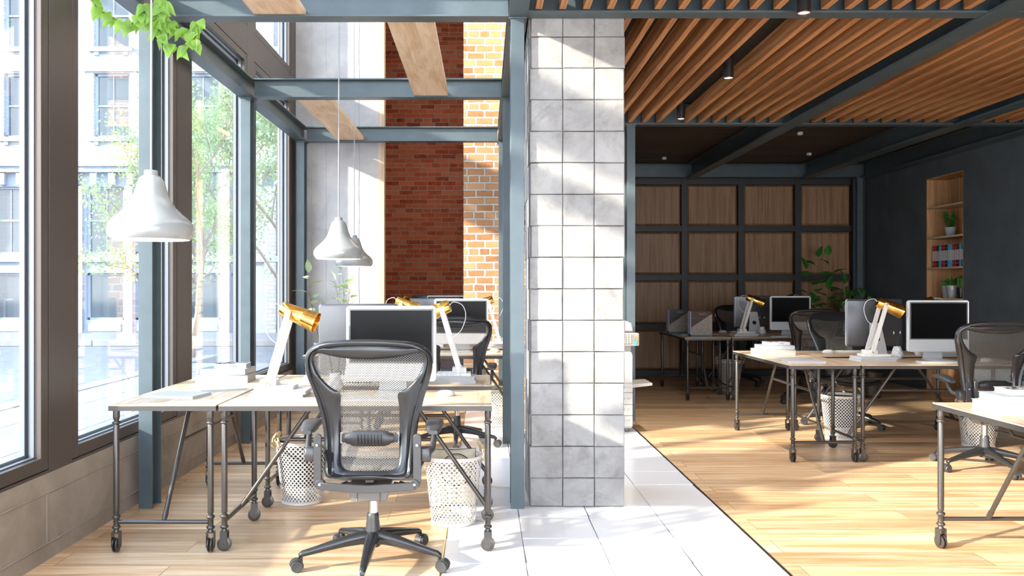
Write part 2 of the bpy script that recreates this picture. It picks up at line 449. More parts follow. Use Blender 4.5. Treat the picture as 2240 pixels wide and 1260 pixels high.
def mesh_fabric(name, col, P, Q, ax=(0, 2), th=0.12):
    m = mat(name, col, 0.5, 0.2); g = NT(m)
    t = g.node('TexCoord'); s = g.node('SeparateXYZ'); g.link(t.outputs['Object'], s.inputs[0])
    a = g.math('COSINE', g.math('MULTIPLY', s.outputs[ax[0]], 2*PI/P)); b = g.math('COSINE', g.math('MULTIPLY', s.outputs[ax[1]], 2*PI/Q))
    holes(m, g.math('GREATER_THAN', g.math('MULTIPLY', a, b), th))
    return m
MESHB = mesh_fabric('grey woven chair back mesh', (0.095, 0.092, 0.088), 0.0136, 0.0105, (0, 2), 0.06)
MESHS = mesh_fabric('grey woven seat mesh', (0.09, 0.09, 0.095), 0.0136, 0.0105, (0, 1), 0.30)
def punched(name, col, k, h, rad_lo, z_lo, z_hi, metal=0.1, rough=0.35, th=0.30):
    m = mat(name, col, rough, metal); g = NT(m)
    t = g.node('TexCoord'); s = g.node('SeparateXYZ'); g.link(t.outputs['Object'], s.inputs[0])
    an = g.math('ARCTAN2', s.outputs[1], s.outputs[0])
    u = g.math('MULTIPLY', an, k/(2*PI)); v = g.math('MULTIPLY', s.outputs[2], 1/(2*h)); f = None
    for o in (0.0, 0.5):
        du = g.math('MULTIPLY', g.math('SUBTRACT', g.math('FRACT', g.math('ADD', u, o+10)), 0.5), 2*PI*rad_lo/k)
        dv = g.math('MULTIPLY', g.math('SUBTRACT', g.math('FRACT', g.math('ADD', v, o)), 0.5), 2*h)
        q = g.math('LESS_THAN', g.math('ADD', g.math('MULTIPLY', du, du), g.math('MULTIPLY', dv, dv)), th*th)
        f = q if f is None else g.math('MAXIMUM', f, q)
    f = g.math('MULTIPLY', f, g.math('MULTIPLY', g.math('GREATER_THAN', s.outputs[2], z_lo), g.math('LESS_THAN', s.outputs[2], z_hi)))
    holes(m, f); return m
BASKW = punched('white punched metal', (0.66, 0.64, 0.61), 36, 0.0145, 0.15, 0.018, 0.378, th=0.0074)
BASKD = punched('brown wire mesh', (0.10, 0.085, 0.075), 70, 0.007, 0.11, 0.012, 0.30, 0.6, 0.4, 0.0038)
PENDI = mat('white lamp inside', (0.8, 0.8, 0.78), 0.4)
EMIT = bpy.data.materials.new('lit lamp disc'); EMIT.use_nodes = True
g = NT(EMIT); g.b.inputs['Emission Color'].default_value = (1, 0.93, 0.85, 1); g.b.inputs['Emission Strength'].default_value = 4
g.b.inputs['Base Color'].default_value = (0.9, 0.9, 0.9, 1)

# ------------------------------------------------------------------ text helper
def text_mesh(name, body, size, m, parent, M, extr=0.0003, align='CENTER'):
    cu = bpy.data.curves.new(name, 'FONT'); cu.body = body; cu.size = size; cu.extrude = extr; cu.align_x = align; cu.align_y = 'CENTER'
    cu.resolution_u = 2
    t = bpy.data.objects.new('tmp', cu); COL.objects.link(t)
    bpy.context.view_layer.update()
    me = bpy.data.meshes.new_from_object(t.evaluated_get(bpy.context.evaluated_depsgraph_get()))
    bpy.data.objects.remove(t); bpy.data.curves.remove(cu)
    me.name = name; me.transform(M); me.materials.clear(); me.materials.append(m)
    o = bpy.data.objects.new(name, me); COL.objects.link(o); o.parent = parent
    return o
def facing(loc, d='-y'):
    """matrix turning flat text to face a direction at loc"""
    if d == '-y': M = Matrix.Rotation(R(90), 4, 'X')
    elif d == '+z': M = Matrix.Identity(4)
    elif d == '-x': M = Matrix.Rotation(R(-90), 4, 'Z') @ Matrix.Rotation(R(90), 4, 'X')
    return Matrix.Translation(loc) @ M

# ================================================================== THE SETTING
YB, YF = -4.0, 9.72           # window wall from behind the camera to the concrete pier
XL = -2.2
TOPZ = 6.6
# floors
struct(MB().box(-3.0, -0.217, YB, 14.0, -0.12, 0.0).obj('floor', FLOORW, smooth=0))
fr_ = struct(MB().box(1.468, 6.3, YB, 13.2, -0.12, 0.0).obj('floor', FLOORW, smooth=0))
t = MB(); t.box(-0.217, 1.468, YB, 14.0, -0.12, -0.0035, 1)
rt = random.Random(3)
px_ = 1.6665/4
for i in range(4):
    for j in range(43):
        x0 = -0.2105 + px_*i; y0 = 4.14 - 0.4153*(20-j) ; g_ = 0.0011
        a, b = rt.uniform(-0.0013, 0.0013), rt.uniform(-0.0013, 0.0013)
        sk = rt.uniform(0.001, 0.006)*rt.choice((1, 1, -1))
        xs0, xs1 = x0+g_, x0+px_-g_-0.001
        ys0, ys1 = y0+g_*0.5, y0+0.4153-g_*0.5
        P = [(xs0+max(sk,0), ys0), (xs1, ys0), (xs1-max(-sk,0), ys1), (xs0, ys1)]
        zt = [-0.0016+min(0.0012, a*s1+b*s2) for s1, s2 in ((-1,-1),(1,-1),(1,1),(-1,1))]
        t.add([(p[0], p[1], -0.05) for p in P] + [(p[0], p[1], z+0.0005) for p, z in zip(P, zt)], [(4,5,6,7),(0,1,5,4),(1,2,6,5),(2,3,7,6),(3,0,4,7)], 0)
struct(t.obj('floor', [TILE, GROUT], smooth=0))
struct(MB().box(-0.217, -0.2105, YB, 14.0, -0.05, 0.001).obj('trim_1', BRASS))
m_ = MB(); m_.box(1.456, 1.466, YB, 12.9, -0.05, 0.0005, 0); m_.box(1.466, 1.468, YB, 12.9, -0.05, 0.0012, 1)
struct(m_.obj('trim_2', [BLACKP, BRASS]))
# concrete sill wall
m_ = MB()
m_.box(-2.42, XL, YB, YF, -0.1, 0.437)
for zz in (0.341, 0.087):
    pts = []
    y = YB
    while y < YF:
        pts.append((XL+0.0005, y, zz + 0.0012*math.sin(y*7)+0.0008*math.sin(y*23))); y += 0.06
    m_.tube(pts, [0.006+0.003*noise.noise(Vector((p[1]*9, 0, zz))) for p in pts], 6)
for yy in (-2.54, -0.3, 1.94, 4.175, 6.41, 8.65):
    m_.tube([(XL+0.0005, yy, 0.087), (XL+0.0005, yy, 0.341)], 0.003, 6)
struct(m_.obj('wall_left', CURB))
# window bays
MUL = [9.45, 7.70, 5.95, 4.20, 0.80, -1.9]       # near edge of each mullion
MW = 0.235
bays = sorted(MUL)
n_ = 0
def ring_box(mb, x0, x1, ya, yb, za, zb, w, mi=0):
    mb.box(x0, x1, ya, ya+w, za, zb, mi); mb.box(x0, x1, yb-w, yb, za, zb, mi)
    mb.box(x0, x1, ya+w, yb-w, za, za+w, mi); mb.box(x0, x1, ya+w, yb-w, zb-w, zb, mi)
for k in range(len(bays)):
    y1 = bays[k]                      # far mullion near edge
    y0 = (bays[k-1]+MW) if k else YB
    n_ += 1
    w = struct(thing('window_%d' % n_, None, None)); w['kind'] = 'structure'
    f = MB()
    f.box(-2.335, XL, y1, y1+MW, 0.437, TOPZ)                       # mullion
    f.box(-2.335, XL, y0, y1, 3.535, 3.80)                          # transom
    f.box(-2.335, XL-0.001, y0, y1, 0.437, 0.452)
    f.box(-2.335, XL, y0, y1, 6.3, TOPZ)
    struct(f.obj('window_frame', FRAME, w, bevel=0.0015))
    for (za, zb) in ((0.456, 3.531), (3.804, 6.296)):
        s = MB(); ring_box(s, -2.275, XL-0.002, y0+0.005, y1-0.005, za, zb, 0.066)
        struct(s.obj('sash', FRAME, w, bevel=0.003))
        s = MB(); ring_box(s, -2.262, -2.236, y0+0.068, y1-0.068, za+0.063, zb-0.063, 0.010, 0)
        ring_box(s, -2.300, -2.276, y0+0.060, y1-0.060, za+0.055, zb-0.055, 0.030, 0)
        struct(s.obj('glazing_bead', SILVER, w))
        s = MB(); ring_box(s, -2.2755, -2.262, y0+0.064, y1-0.064, za+0.060, zb-0.060, 0.0155, 0)
        ring_box(s, -2.279, -2.215, y0+0.0002, y1-0.0002, za-0.0038, zb+0.0038, 0.012, 0)
        struct(s.obj('gasket', GASKET, w))
        s = MB(); s.box(-2.2765, -2.2705, y0+0.07, y1-0.07, za+0.066, zb-0.066)
        struct(s.obj('pane', GLASS, w, smooth=0))
# concrete pier, recess, brick
m_ = MB(); m_.box(-2.42, -1.245, YF, 9.84, -0.1, TOPZ)
for xx, zs in ((-2.02, 0), (-1.855, 0), (-1.70, 0), (-1.47, 0)):
    m_.tube([(xx+0.003*math.sin(i*1.3), YF-0.0005, i*0.11) for i in range(60)], 0.0045, 6)
m_.tube([(-1.70, YF-0.0005, 4.66), (-1.47, YF-0.0005, 4.66)], 0.003, 6)
m_.tube([(-1.70, YF-0.0005, 2.1), (-1.47, YF-0.0005, 2.1)], 0.003, 6)
struct(m_.obj('wall_pier', PIER))
struct(MB().box(-1.245, -1.172, YF-0.006, 9.85, 0, TOPZ).obj('trim_3', TRIMW, bevel=0.002))
struct(MB().box(-2.42, -2.3, 9.84, 14.0, -0.1, TOPZ).obj('wall_left', PLASTW))
struct(MB().box(-2.42, 0.4, 13.70, 14.0, -0.1, TOPZ).obj('wall_brick', REDB, smooth=0))
struct(MB().box(-0.257, 1.46, 10.15, 13.70, -0.1, TOPZ).obj('wall_brick_pier', ORB, smooth=0))
struct(MB().box(1.46, 1.545, 8.72, 12.95, -0.1, 3.27).obj('wall_partition', DARKW, smooth=0))
# hall ceiling and upper hall wall
struct(MB().box(-2.42, 0.42, YB, 14.0, TOPZ, TOPZ+0.2).obj('ceiling', PLASTW, smooth=0))
struct(MB().box(0.275, 0.42, YB, 10.15, 3.27, TOPZ).obj('wall_hall_right', PLASTW, smooth=0))
# office ceiling
struct(MB().box(0.275, 6.3, 8.60, 13.2, 3.27, 3.45).obj('ceiling', CEILB, smooth=0))
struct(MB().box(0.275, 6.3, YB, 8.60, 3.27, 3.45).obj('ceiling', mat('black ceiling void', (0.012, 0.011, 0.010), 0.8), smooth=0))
# right wall with niche
NY0, NY1, NZ1, XR = 10.24, 11.10, 2.823, 5.90
m_ = MB()
m_.box(XR, 6.3, YB, NY0, -0.1, 3.27); m_.box(XR, 6.3, NY1, 13.2, -0.1, 3.27); m_.box(XR, 6.3, NY0, NY1, NZ1, 3.27)
m_.box(6.21, 6.3, NY0, NY1, -0.1, NZ1)
struct(m_.obj('wall_right', DARKW, smooth=0))
nb = thing('built_in_bookcase', 'tall orange wood bookcase set into the dark wall', 'bookcase', (XR, (NY0+NY1)/2, 0))
hw = (NY1-NY0)/2
m_ = MB()
m_.box(0.0, 0.30, -hw, -hw+0.016, 0, NZ1-0.001); m_.box(0.0, 0.30, hw-0.016, hw, 0, NZ1-0.001)
m_.box(0.285, 0.30, -hw+0.016, hw-0.016, 0, NZ1-0.001); m_.box(0.0, 0.285, -hw+0.016, hw-0.016, NZ1-0.016, NZ1-0.001)
m_.obj('carcass', NICHEW, nb, smooth=0)
for zz in (2.44, 2.04, 1.64, 1.24, 0.84, 0.44):
    MB().box(0.004, 0.285, -hw+0.017, hw-0.017, zz-0.022, zz).obj('shelf', SHELFW, nb, bevel=0.002)
# back wall: dark frame with wood panels
struct(MB().box(1.545, 6.3, 12.97, 13.2, -0.1, 3.27).obj('wall_back', DARKW, smooth=0))
wp = struct(thing('wall_panelling', None, None))
SX = [1.34, 2.22, 3.10, 3.98, 4.86, 5.74]; SZ = [0.05, 0.767, 1.533, 2.29, 3.02]
m_ = MB()
for x in SX[1:]: m_.box(x-0.047, x+0.047, 12.885, 12.97, 0, 3.27)
for z in SZ: m_.box(1.55, 5.79, 12.893, 12.97, z-0.047 if z > 0.1 else 0, z+0.047)
m_.box(1.55, 5.79, 12.893, 12.97, 3.06, 3.27); m_.box(5.78, 5.9, 12.885, 12.97, 0, 3.27)
struct(m_.obj('wall_framing', BLKFR, wp, bevel=0.003))
for i in range(5):
    for j in range(4):
        x0, x1 = SX[i]+0.05, SX[i+1]-0.05; z0, z1 = SZ[j]+0.05, SZ[j+1]-0.05
        if x1 < 1.6: continue
        x0 = max(x0, 1.56)
        c = 0.03
        m_ = MB(); m_.loft([[(x0,12.965,z0),(x1,12.965,z0),(x1,12.965,z1),(x0,12.965,z1)],
                            [(x0,12.955,z0),(x1,12.955,z0),(x1,12.955,z1),(x0,12.955,z1)],
                            [(x0+c,12.925,z0+c),(x1-c,12.925,z0+c),(x1-c,12.925,z1-c),(x0+c,12.925,z1-c)]])
        struct(m_.obj('wall_panel', PANELW, wp, smooth=0))

# ================================================================== STEEL FRAME
ZB, ZT = 3.053, 3.220
def ibeam(mb, p0, p1, z0, z1, w, tf=0.012, tw=0.010):
    """I section between two points along X or Y"""
    (xa, ya), (xb, yb) = p0, p1
    if abs(xa-xb) < 1e-6:
        mb.box(xa-w/2, xa+w/2, ya, yb, z0, z0+tf); mb.box(xa-w/2, xa+w/2, ya, yb, z1-tf, z1); mb.box(xa-tw/2, xa+tw/2, ya, yb, z0+tf, z1-tf)
    else:
        mb.box(xa, xb, ya-w/2, ya+w/2, z0, z0+tf); mb.box(xa, xb, ya-w/2, ya+w/2, z1-tf, z1); mb.box(xa, xb, ya-tw/2, ya+tw/2, z0+tf, z1-tf)
    return mb
def steel_column(x0, yf, label, d=0.145, ztop=ZB):
    t = thing('steel_column', label, 'column', (x0+0.0425, yf+d/2, 0), 0, 'steel columns of the office frame')
    m = MB(); w = 0.0425
    m.box(-w, w, -d/2, -d/2+0.011, 0, ztop-0.012); m.box(-w, w, d/2-0.011, d/2, 0, ztop-0.012); m.box(-0.005, 0.005, -d/2+0.011, d/2-0.011, 0, ztop-0.012)
    m.obj('shaft', STEEL, t, bevel=0.0012)
    m = MB(); m.box(-w-0.012, w+0.012, -d/2-0.006, d/2+0.006, ztop-0.012, ztop-0.0005); m.obj('cap_plate', STEEL, t, bevel=0.001)
    m = MB()
    for sx in (-1, 1):
        for sy in (-1, 1): m.cyl((sx*0.036, sy*0.062, ztop-0.017), 0.009, 0.010, 'z', 6)
    m.obj('bolt_heads', STEEL, t)
    return t
YC = (5.157, 7.312, 9.50)
for y, w in zip(YC, ('nearest of the three along the windows', 'middle one of the three along the windows', 'farthest of the three along the windows')):
    steel_column(-2.147, y, 'blue grey steel column, ' + w)
for y, w in zip(YC, ('standing against the stone block column', 'behind the one at the stone block column', 'in front of the orange brick pier')):
    steel_column(0.162, y, 'blue grey steel column ' + w)
steel_column(1.465, 8.55, 'blue grey steel column behind the printer')
steel_column(5.66, 12.62, 'dark steel column in the far corner beside the dark wall')
def beam(label, *a, name='steel_beam', **k):
    m = ibeam(MB(), *a, **k)
    return tag(m.obj(name, STEEL, bevel=0.001), label, 'beam', 'steel beams of the office frame')
beam('long blue grey steel beam running along the window wall', (-2.105, YB+0.02), (-2.105, 9.67), ZB, ZT, 0.125)
beam('long blue grey steel beam running above the stone block column', (0.2085, YB+0.02), (0.2085, 9.67), ZB, ZT, 0.118)
for y, w in ((3.03, 'out over the viewer'), (5.205, 'at the top edge carrying the nearest plank ends'), (7.385, 'in the middle under the widest plank'), (9.573, 'farthest of the three over the window desks')):
    beam('blue grey steel cross beam between window and stone column, ' + w, (-2.042, y), (0.149, y), ZB, ZT, 0.118)
beam('steel cross beam under the near ends of the ceiling slats', (0.268, 5.13), (5.87, 5.13), ZB, ZT+0.04, 0.115)
beam('steel cross beam at the far ends of the ceiling slats', (0.268, 8.60), (5.87, 8.60), ZB, ZT+0.04, 0.115)
beam('dark steel cross beam above the wood panel wall', (1.55, 12.70), (5.87, 12.70), ZB+0.006, ZT+0.04, 0.12)
beam('steel cross beam behind the viewer under the slats', (0.268, 1.70), (5.87, 1.70), ZB, ZT+0.04, 0.115)
for x, w in ((3.15, 'long diagonal looking office beam left of the others'), (4.90, 'second long office beam, between the first and the dark wall'), (5.79, 'long office beam running along the dark wall')):
    m = MB(); ys = [YB+0.02, 1.640, 1.760, 5.070, 5.190, 8.540, 8.660, 12.638]
    for a, b in ((0, 1), (2, 3), (4, 5), (6, 7)): ibeam(m, (x, ys[a]), (x, ys[b]), ZB-0.002, ZT+0.045, 0.15)
    m.box(x-0.075, x+0.075, ys[0], ys[-1], ZB-0.014, ZB-0.002)
    tag(m.obj('steel_beam', STEEL, bevel=0.001), 'dark steel ' + w, 'beam', 'steel beams of the office frame')
# planks
def plank(x0, x1, y0, y1, label):
    m = MB().box(x0, x1, y0, y1, ZB+0.0125, ZB+0.055)
    tag(m.obj('wooden_plank', PLANK, bevel=0.002), label, 'plank', 'planks laid across the steel beams')
plank(-1.43, -1.115, 3.045, 5.195, 'pale wooden plank overhead, nearest, cut by the top edge')
plank(-0.622, -0.322, 5.215, 7.375, 'pale wooden plank with swirling grain in front of the red brick')
plank(-1.685, -1.385, 7.395, 9.563, 'pale wooden plank farthest away before the concrete pier')
# slatted ceiling
proto = None
SL = [0.31 + 0.145*k for k in range(60)]
def slat_bay(k0, k1, y0, y1, label, skip=()):
    global proto
    t = thing('slatted_ceiling', label, 'slatted ceiling', (0, y0, ZB+0.017), 0, 'slatted ceiling bays')
    key = round(y1-y0, 3)
    for k in range(k0, k1+1):
        if k in skip: continue
        m = MB().box(0, 0.041, 0, y1-y0, 0, 0.125) if key not in slat_mesh else None
        if m: slat_mesh[key] = o = m.obj('slat', SLATW, t, bevel=0.0015)
        else:
            o = slat_mesh[key].copy(); COL.objects.link(o); o.parent = t
        o.location = (SL[k], rnd.uniform(0, 0.0), 0)
    return t
slat_mesh = {}
slat_bay(0, 18, 1.765, 5.068, 'wooden ceiling slats nearest the viewer, left bay with a downlight', (11,))
slat_bay(21, 30, 1.765, 5.068, 'wooden ceiling slats nearest the viewer at the top right corner')
slat_bay(0, 18, 5.192, 8.538, 'wooden ceiling slats right of the stone column, up to the first long beam', (11,))
slat_bay(21, 30, 5.192, 8.538, 'wooden ceiling slats between the two long steel beams')
slat_bay(33, 36, 5.192, 8.538, 'narrow bay of wooden ceiling slats next to the dark wall')
# downlights
proto_dl = thing('downlight', None, 'light fitting', group='downlights between the slats')
MB().lathe([(0.034, 0.004), (0.0395, 0.0), (0.0395, 0.268), (0.034, 0.268)], cap1=True, cap0=False, n=28).obj('housing', BLACKP, proto_dl)
MB().lathe([(0.0, 0.0085), (0.0345, 0.008)], cap0=False, cap1=False, n=28).obj('lit_disc', EMIT, proto_dl)
MB().lathe([(0.0345, 0.007), (0.0405, -0.001), (0.041, 0.006)], cap0=False, cap1=False, n=28).obj('copper_ring', mat('copper ring', (0.45, 0.2, 0.12), 0.3, 0.9), proto_dl)
for (y, w) in ((4.94, 'nearest, at the top edge of the picture'), (6.47, 'middle one of the row'), (8.03, 'farthest of the row')):
    o = place(proto_dl, (1.898, y, 3.000), 0, 'black cylindrical ceiling downlight between slats, ' + w)
    ld = bpy.data.lights.new('downlight_beam', 'SPOT'); ld.energy = 48; ld.spot_size = R(125); ld.spot_blend = 1; ld.shadow_soft_size = 0.035; ld.color = (1, 0.9, 0.78)
    lo = bpy.data.objects.new('downlight_beam', ld); COL.objects.link(lo); lo.location = (1.898, y, 2.995)
pd_ = MB().lathe([(0.03, 0.0), (0.034, 0.012), (0.034, 0.034)], n=20).obj('smoke_detector', WHITEP)
tag(pd_, None, 'smoke detector', 'ceiling sensors')
for i, ((x, y), w) in enumerate((((2.61, 12.08), 'leftmost, before the panel wall'), ((3.85, 10.14), 'nearest of the three'), ((4.57, 11.7), 'rightmost, lower in the picture'))):
    o = pd_ if i == 0 else pd_.copy()
    if i: COL.objects.link(o)
    o.location = (x, y, 3.2358); o['label'] = 'small round white sensor on the dark board ceiling, ' + w

# ================================================================== STONE COLUMN
m = MB(); rs = random.Random(11)
BW, BH = 0.199, 0.1975
m.box(0.30, 0.855, 5.235, 5.79, 0, 3.27, 1)
def block(mb, x0, x1, y0, y1, z0, z1):
    j = lambda s=0.0025: rs.uniform(-s, s)
    c = 0.005
    dy = rs.uniform(-0.004, 0.004); dx = rs.uniform(-0.005, 0.005)
    x0 += 0.0018; x1 -= 0.0018; z0 += 0.0018; z1 -= 0.0018
    def ring(ins, y, dd):
        return [(x0+ins+dd[0], y+dd[1], z0+ins+j(0.0012)), (x1-ins+dd[2], y+dd[3], z0+ins+j(0.0012)), (x1-ins+dd[4], y+dd[5], z1-ins+j(0.0012)), (x0+ins+dd[6], y+dd[7], z1-ins+j(0.0012))]
    dd = [j(0.001) if i % 2 == 0 else j(0.002) for i in range(8)]
    mb.loft([ring(0, y1, [0]*8), ring(0, y0+c+dy, dd), ring(c, y0+dy, dd)])
nrow = 17
for r in range(nrow):
    z0, z1 = BH*r + (0 if r else 0), BH*(r+1)
    zz0 = z0 if r == 0 else z0 - (0.0)
    z0 = zz0 - 0.018 if r else 0; z1 = z1 - 0.018
    z1 = min(z1, 3.05) if z0 < 3.05 and z1 > 3.05 and False else z1
    if z0 > 3.25: break
    z1 = min(z1, 3.268)
    ex = rs.uniform(-0.006, 0.006); ex2 = rs.uniform(-0.006, 0.004)
    xs = [0.285+ex, 0.490, 0.688, 0.877+ex2]
    for i in range(3): block(m, xs[i], xs[i+1], 5.205, 5.245, z0, z1)
    # side faces
    for yy in range(3):
        a, b = 5.246+0.181*yy, 5.246+0.181*(yy+1)
        dx = rs.uniform(-0.004, 0.004)
        m.box(0.281+dx, 0.31, a+0.001, b-0.001, z0+0.001, z1-0.001); dx = rs.uniform(-0.004, 0.004)
        m.box(0.85, 0.876+dx, a+0.001, b-0.001, z0+0.001, z1-0.001)
        m.box(0.31+0.18*yy, 0.49+0.18*yy, 5.789, 5.80+dx, z0+0.001, z1-0.001)
tag(m.obj('stone_column', [STONE, mat('dark joint', (0.03, 0.03, 0.03), 0.9)], smooth=0), 'square column of rough pale stone blocks in the centre', 'column')

# ================================================================== OUTDOORS
struct(MB().box(-60, -2.42, -40, 40, -0.45, -0.15).obj('floor_road', ROAD, smooth=0))
m = MB()
for i in range(-12, 16):
    y0 = i*1.1
    if y0+1.1 > 15.6: continue
    for x0, x1 in ((-3.12, -2.43), (-3.95, -3.13), (-4.80, -3.96), (-5.45, -4.81)): m.box(x0, x1, y0+0.006, y0+1.094, -0.15, -0.02)
struct(m.obj('floor_pavement', PAVE, smooth=0))
m = MB()
for i in range(-7, 9): m.box(-5.75, -5.46, i*1.9+0.006, i*1.9+1.894, -0.15, -0.005)
struct(m.obj('trim_curb', PAVE, bevel=0.01))
m = MB(); 
for i in range(-16, 3): m.box(i*2.55, i*2.55+2.54, 21.6, 21.9, -0.15, 0.02)
m.box(-45, 6, 21.9, 25.4, -0.15, -0.005)
struct(m.obj('floor_far_pavement', PAVE, bevel=0.02))
fb = thing('street_building', 'white brick building with sash windows across the street', 'building', (0, 25.4, 0))
def grid_wall(mb, x0, x1, z0, z1, y0, y1, ops, mi=0):
    xs = sorted({x0, x1, *[o[0] for o in ops], *[o[1] for o in ops]}); zs = sorted({z0, z1, *[o[2] for o in ops], *[o[3] for o in ops]})
    for a, b in zip(xs, xs[1:]):
        run = None
        for c, d in zip(zs, zs[1:]):
            inside = any(o[0] <= a+1e-6 and b <= o[1]+1e-6 and o[2] <= c+1e-6 and d <= o[3]+1e-6 for o in ops)
            if inside:
                if run: mb.box(a, b, y0, y1, run[0], run[1], mi); run = None
            else:
                run = (run[0], d) if run else (c, d)
        if run: mb.box(a, b, y0, y1, run[0], run[1], mi)
pm = 25.4/1818
def fx(x): return (x-1060)*pm
def fz(y): return H+(630-y)*pm
ops = []; WX = []
for k in range(-3, 3):
    x0 = fx(205)+2.75*k
    WX.append(x0)
    for z0, z1 in ((fz(300), fz(160)), (fz(104), fz(-40)), (fz(-100), fz(-240))): ops.append((x0, x0+1.09, z0, z1))
gops = []
GX = [fx(188)+2.95*k for k in range(-3, 3)]
for x0 in GX:
    for a, b in ((x0, x0+1.15), (x0+1.48, x0+2.05)):
        gops.append((a, b, fz(700), fz(597))); gops.append((a, b, fz(556), fz(408)))
m = MB(); grid_wall(m, -22, -2.5, fz(352), 15, 0, 0.5, ops); m.obj('wall', FACB, fb, smooth=0)
m = MB(); grid_wall(m, -22, -2.5, -0.15, fz(352), 0.02, 0.5, gops, 0)
for x0 in GX:
    m.box(x0-0.42, x0-0.07, -0.10, 0.02, -0.1, fz(408), 1)
    m.box(x0+1.20, x0+1.44, -0.06, 0.02, -0.1, fz(408), 0)
    for a, b in ((x0, x0+1.15), (x0+1.48, x0+2.05)): m.box(a+0.08, b-0.08, -0.02, 0.03, 0.05, fz(708), 0)
m.obj('ground_floor_wall', [FACS, FACB], fb, smooth=0)
m = MB(); m.box(-22, -2.5, -0.28, 0.1, fz(366), fz(350)); m.box(-22, -2.5, -0.18, 0.1, fz(378), fz(366)); m.box(-22, -2.5, -0.12, 0.1, fz(573), fz(560)); m.box(-22, -2.5, -0.06, 0.1, fz(157), fz(148))
for x in [fx(161)+0.56*i for i in range(-14, 26)]: m.box(x, x+0.2, -0.15, 0.1, fz(405), fz(380))
m.obj('cornice', FACS, fb, smooth=0)
for (x0, x1, z0, z1) in ops + gops:
    up = z0 > 4.5
    f = MB(); w = 0.07
    ring = ((x0, x0+w, z0, z1), (x1-w, x1, z0, z1), (x0, x1, z0, z0+w), (x0, x1, z1-w, z1))
    for a, b, c, d in ring: f.box(a, b, 0.12, 0.22, c, d)
    zm = (z0+z1)/2
    if not (not up and z1 < fz(590)):
        f.box(x0, x1, 0.14, 0.22, zm-0.03, zm+0.03)
        f.box((x0+x1)/2-0.015, (x0+x1)/2+0.015, 0.16, 0.2, z0, z1)
    if up:
        f.box(x0-0.12, x1+0.12, -0.12, 0.1, z0-0.14, z0)
        f.box(x0+0.03, x0+0.17, -0.08, 0.1, z0-0.25, z0-0.14); f.box(x1-0.17, x1-0.03, -0.08, 0.1, z0-0.25, z0-0.14)
    f = f.obj('window', FACS, fb, smooth=0)
    MB().box(x0+0.02, x1-0.02, 0.185, 0.2, z0+0.02, z1-0.02).obj('pane', FACG, f, smooth=0)

def leaf(mb, base, d, n, L, W, droop=0.3, mi=0, fold=0.25, segs=4, heart=False):
    """one folded, curved leaf from base along d, face normal near n"""
    d = d.normalized(); s = d.cross(n).normalized(); n = s.cross(d).normalized()
    vs = []; prof = [(0, 0.12), (0.18, 0.85), (0.42, 1.0), (0.7, 0.68), (1.0, 0.02)] if not heart else [(0, 0.30), (0.06, 0.80), (0.22, 1.0), (0.48, 0.86), (0.75, 0.42), (1.0, 0.02)]
    for t_, w in prof:
        c = base + d*(L*t_) - n*(droop*L*t_*t_)
        hw_ = W/2*w
        vs += [c - s*hw_ + n*(fold*hw_), c, c + s*hw_ + n*(fold*hw_)]
    fs = []
    for i in range(len(prof)-1):
        a = i*3; fs += [(a, a+1, a+4, a+3), (a+1, a+2, a+5, a+4)]
    mb.add(vs, fs, mi)
def rv(r, s=1.0): return Vector((r.uniform(-1,1), r.uniform(-1,1), r.uniform(-1,1)))*s
LEAFT = mat('pale street tree leaf', (0.27, 0.35, 0.18), 0.6, var=0.3, vscale=2); leafy(LEAFT, (0.34, 0.46, 0.20), 0.5)
def tree(loc, h, crown_r, n_leaf, seed, label, lsize=0.16, trunk=0.075, z0=1.9):
    r = random.Random(seed)
    t = thing('street_tree', label, 'tree', loc, 0, 'young street trees on the pavement')
    b = MB(); tips = []
    def grow(p, d, L, rad, lev):
        pts = [p]; n = 5
        for i in range(n):
            d = (d + rv(r, 0.16) + Vector((0, 0, 0.05))).normalized(); p = p + d*(L/n); pts.append(p)
        b.tube(pts, [rad*(1-0.42*i/n) for i in range(n+1)], 6)
        if lev >= 1: tips.extend(pts[2:])
        if lev == 4: return
        for k in range(3 if lev < 3 else 2):
            a = pts[-1] if k == 0 else pts[r.randint(2, n)]
            grow(a, (d + rv(r, 0.75) + Vector((0, 0, 0.10))).normalized(), L*0.68, rad*0.55, lev+1)
    grow(Vector((0, 0, -0.05)), Vector((0.02, 0, 1)), h*0.40, trunk, 0)
    b.obj('trunk', BARK, t)
    f = MB(); tips = [p for p in tips if p.z > z0]
    for i in range(n_leaf):
        p = r.choice(tips) + rv(r, 0.26)
        leaf(f, p, rv(r) + Vector((0, 0, -0.2)), rv(r) + Vector((0, 0, 0.8)), lsize*r.uniform(0.6, 1.1), lsize*0.55, 0.2)
    f.obj('foliage', LEAFT, t, smooth=0)
    return t
tree((-6.35, 18.0, -0.15), 6.3, 2, 6500, 5, 'young leafy tree outside, beyond the second and third window panes', 0.085)
tree((-7.72, 19.2, -0.15), 6.0, 2, 5000, 15, 'young leafy tree outside, behind the big white pendant lamp', 0.085)
tree((-4.9, 20.2, -0.15), 6.6, 2, 7000, 8, 'young leafy tree outside, seen through the farthest window pane', 0.085)
tree((-7.4, 0.7, -0.15), 3.7, 2, 420, 21, 'young street tree outside the windows behind the viewer', 0.17, z0=1.6)

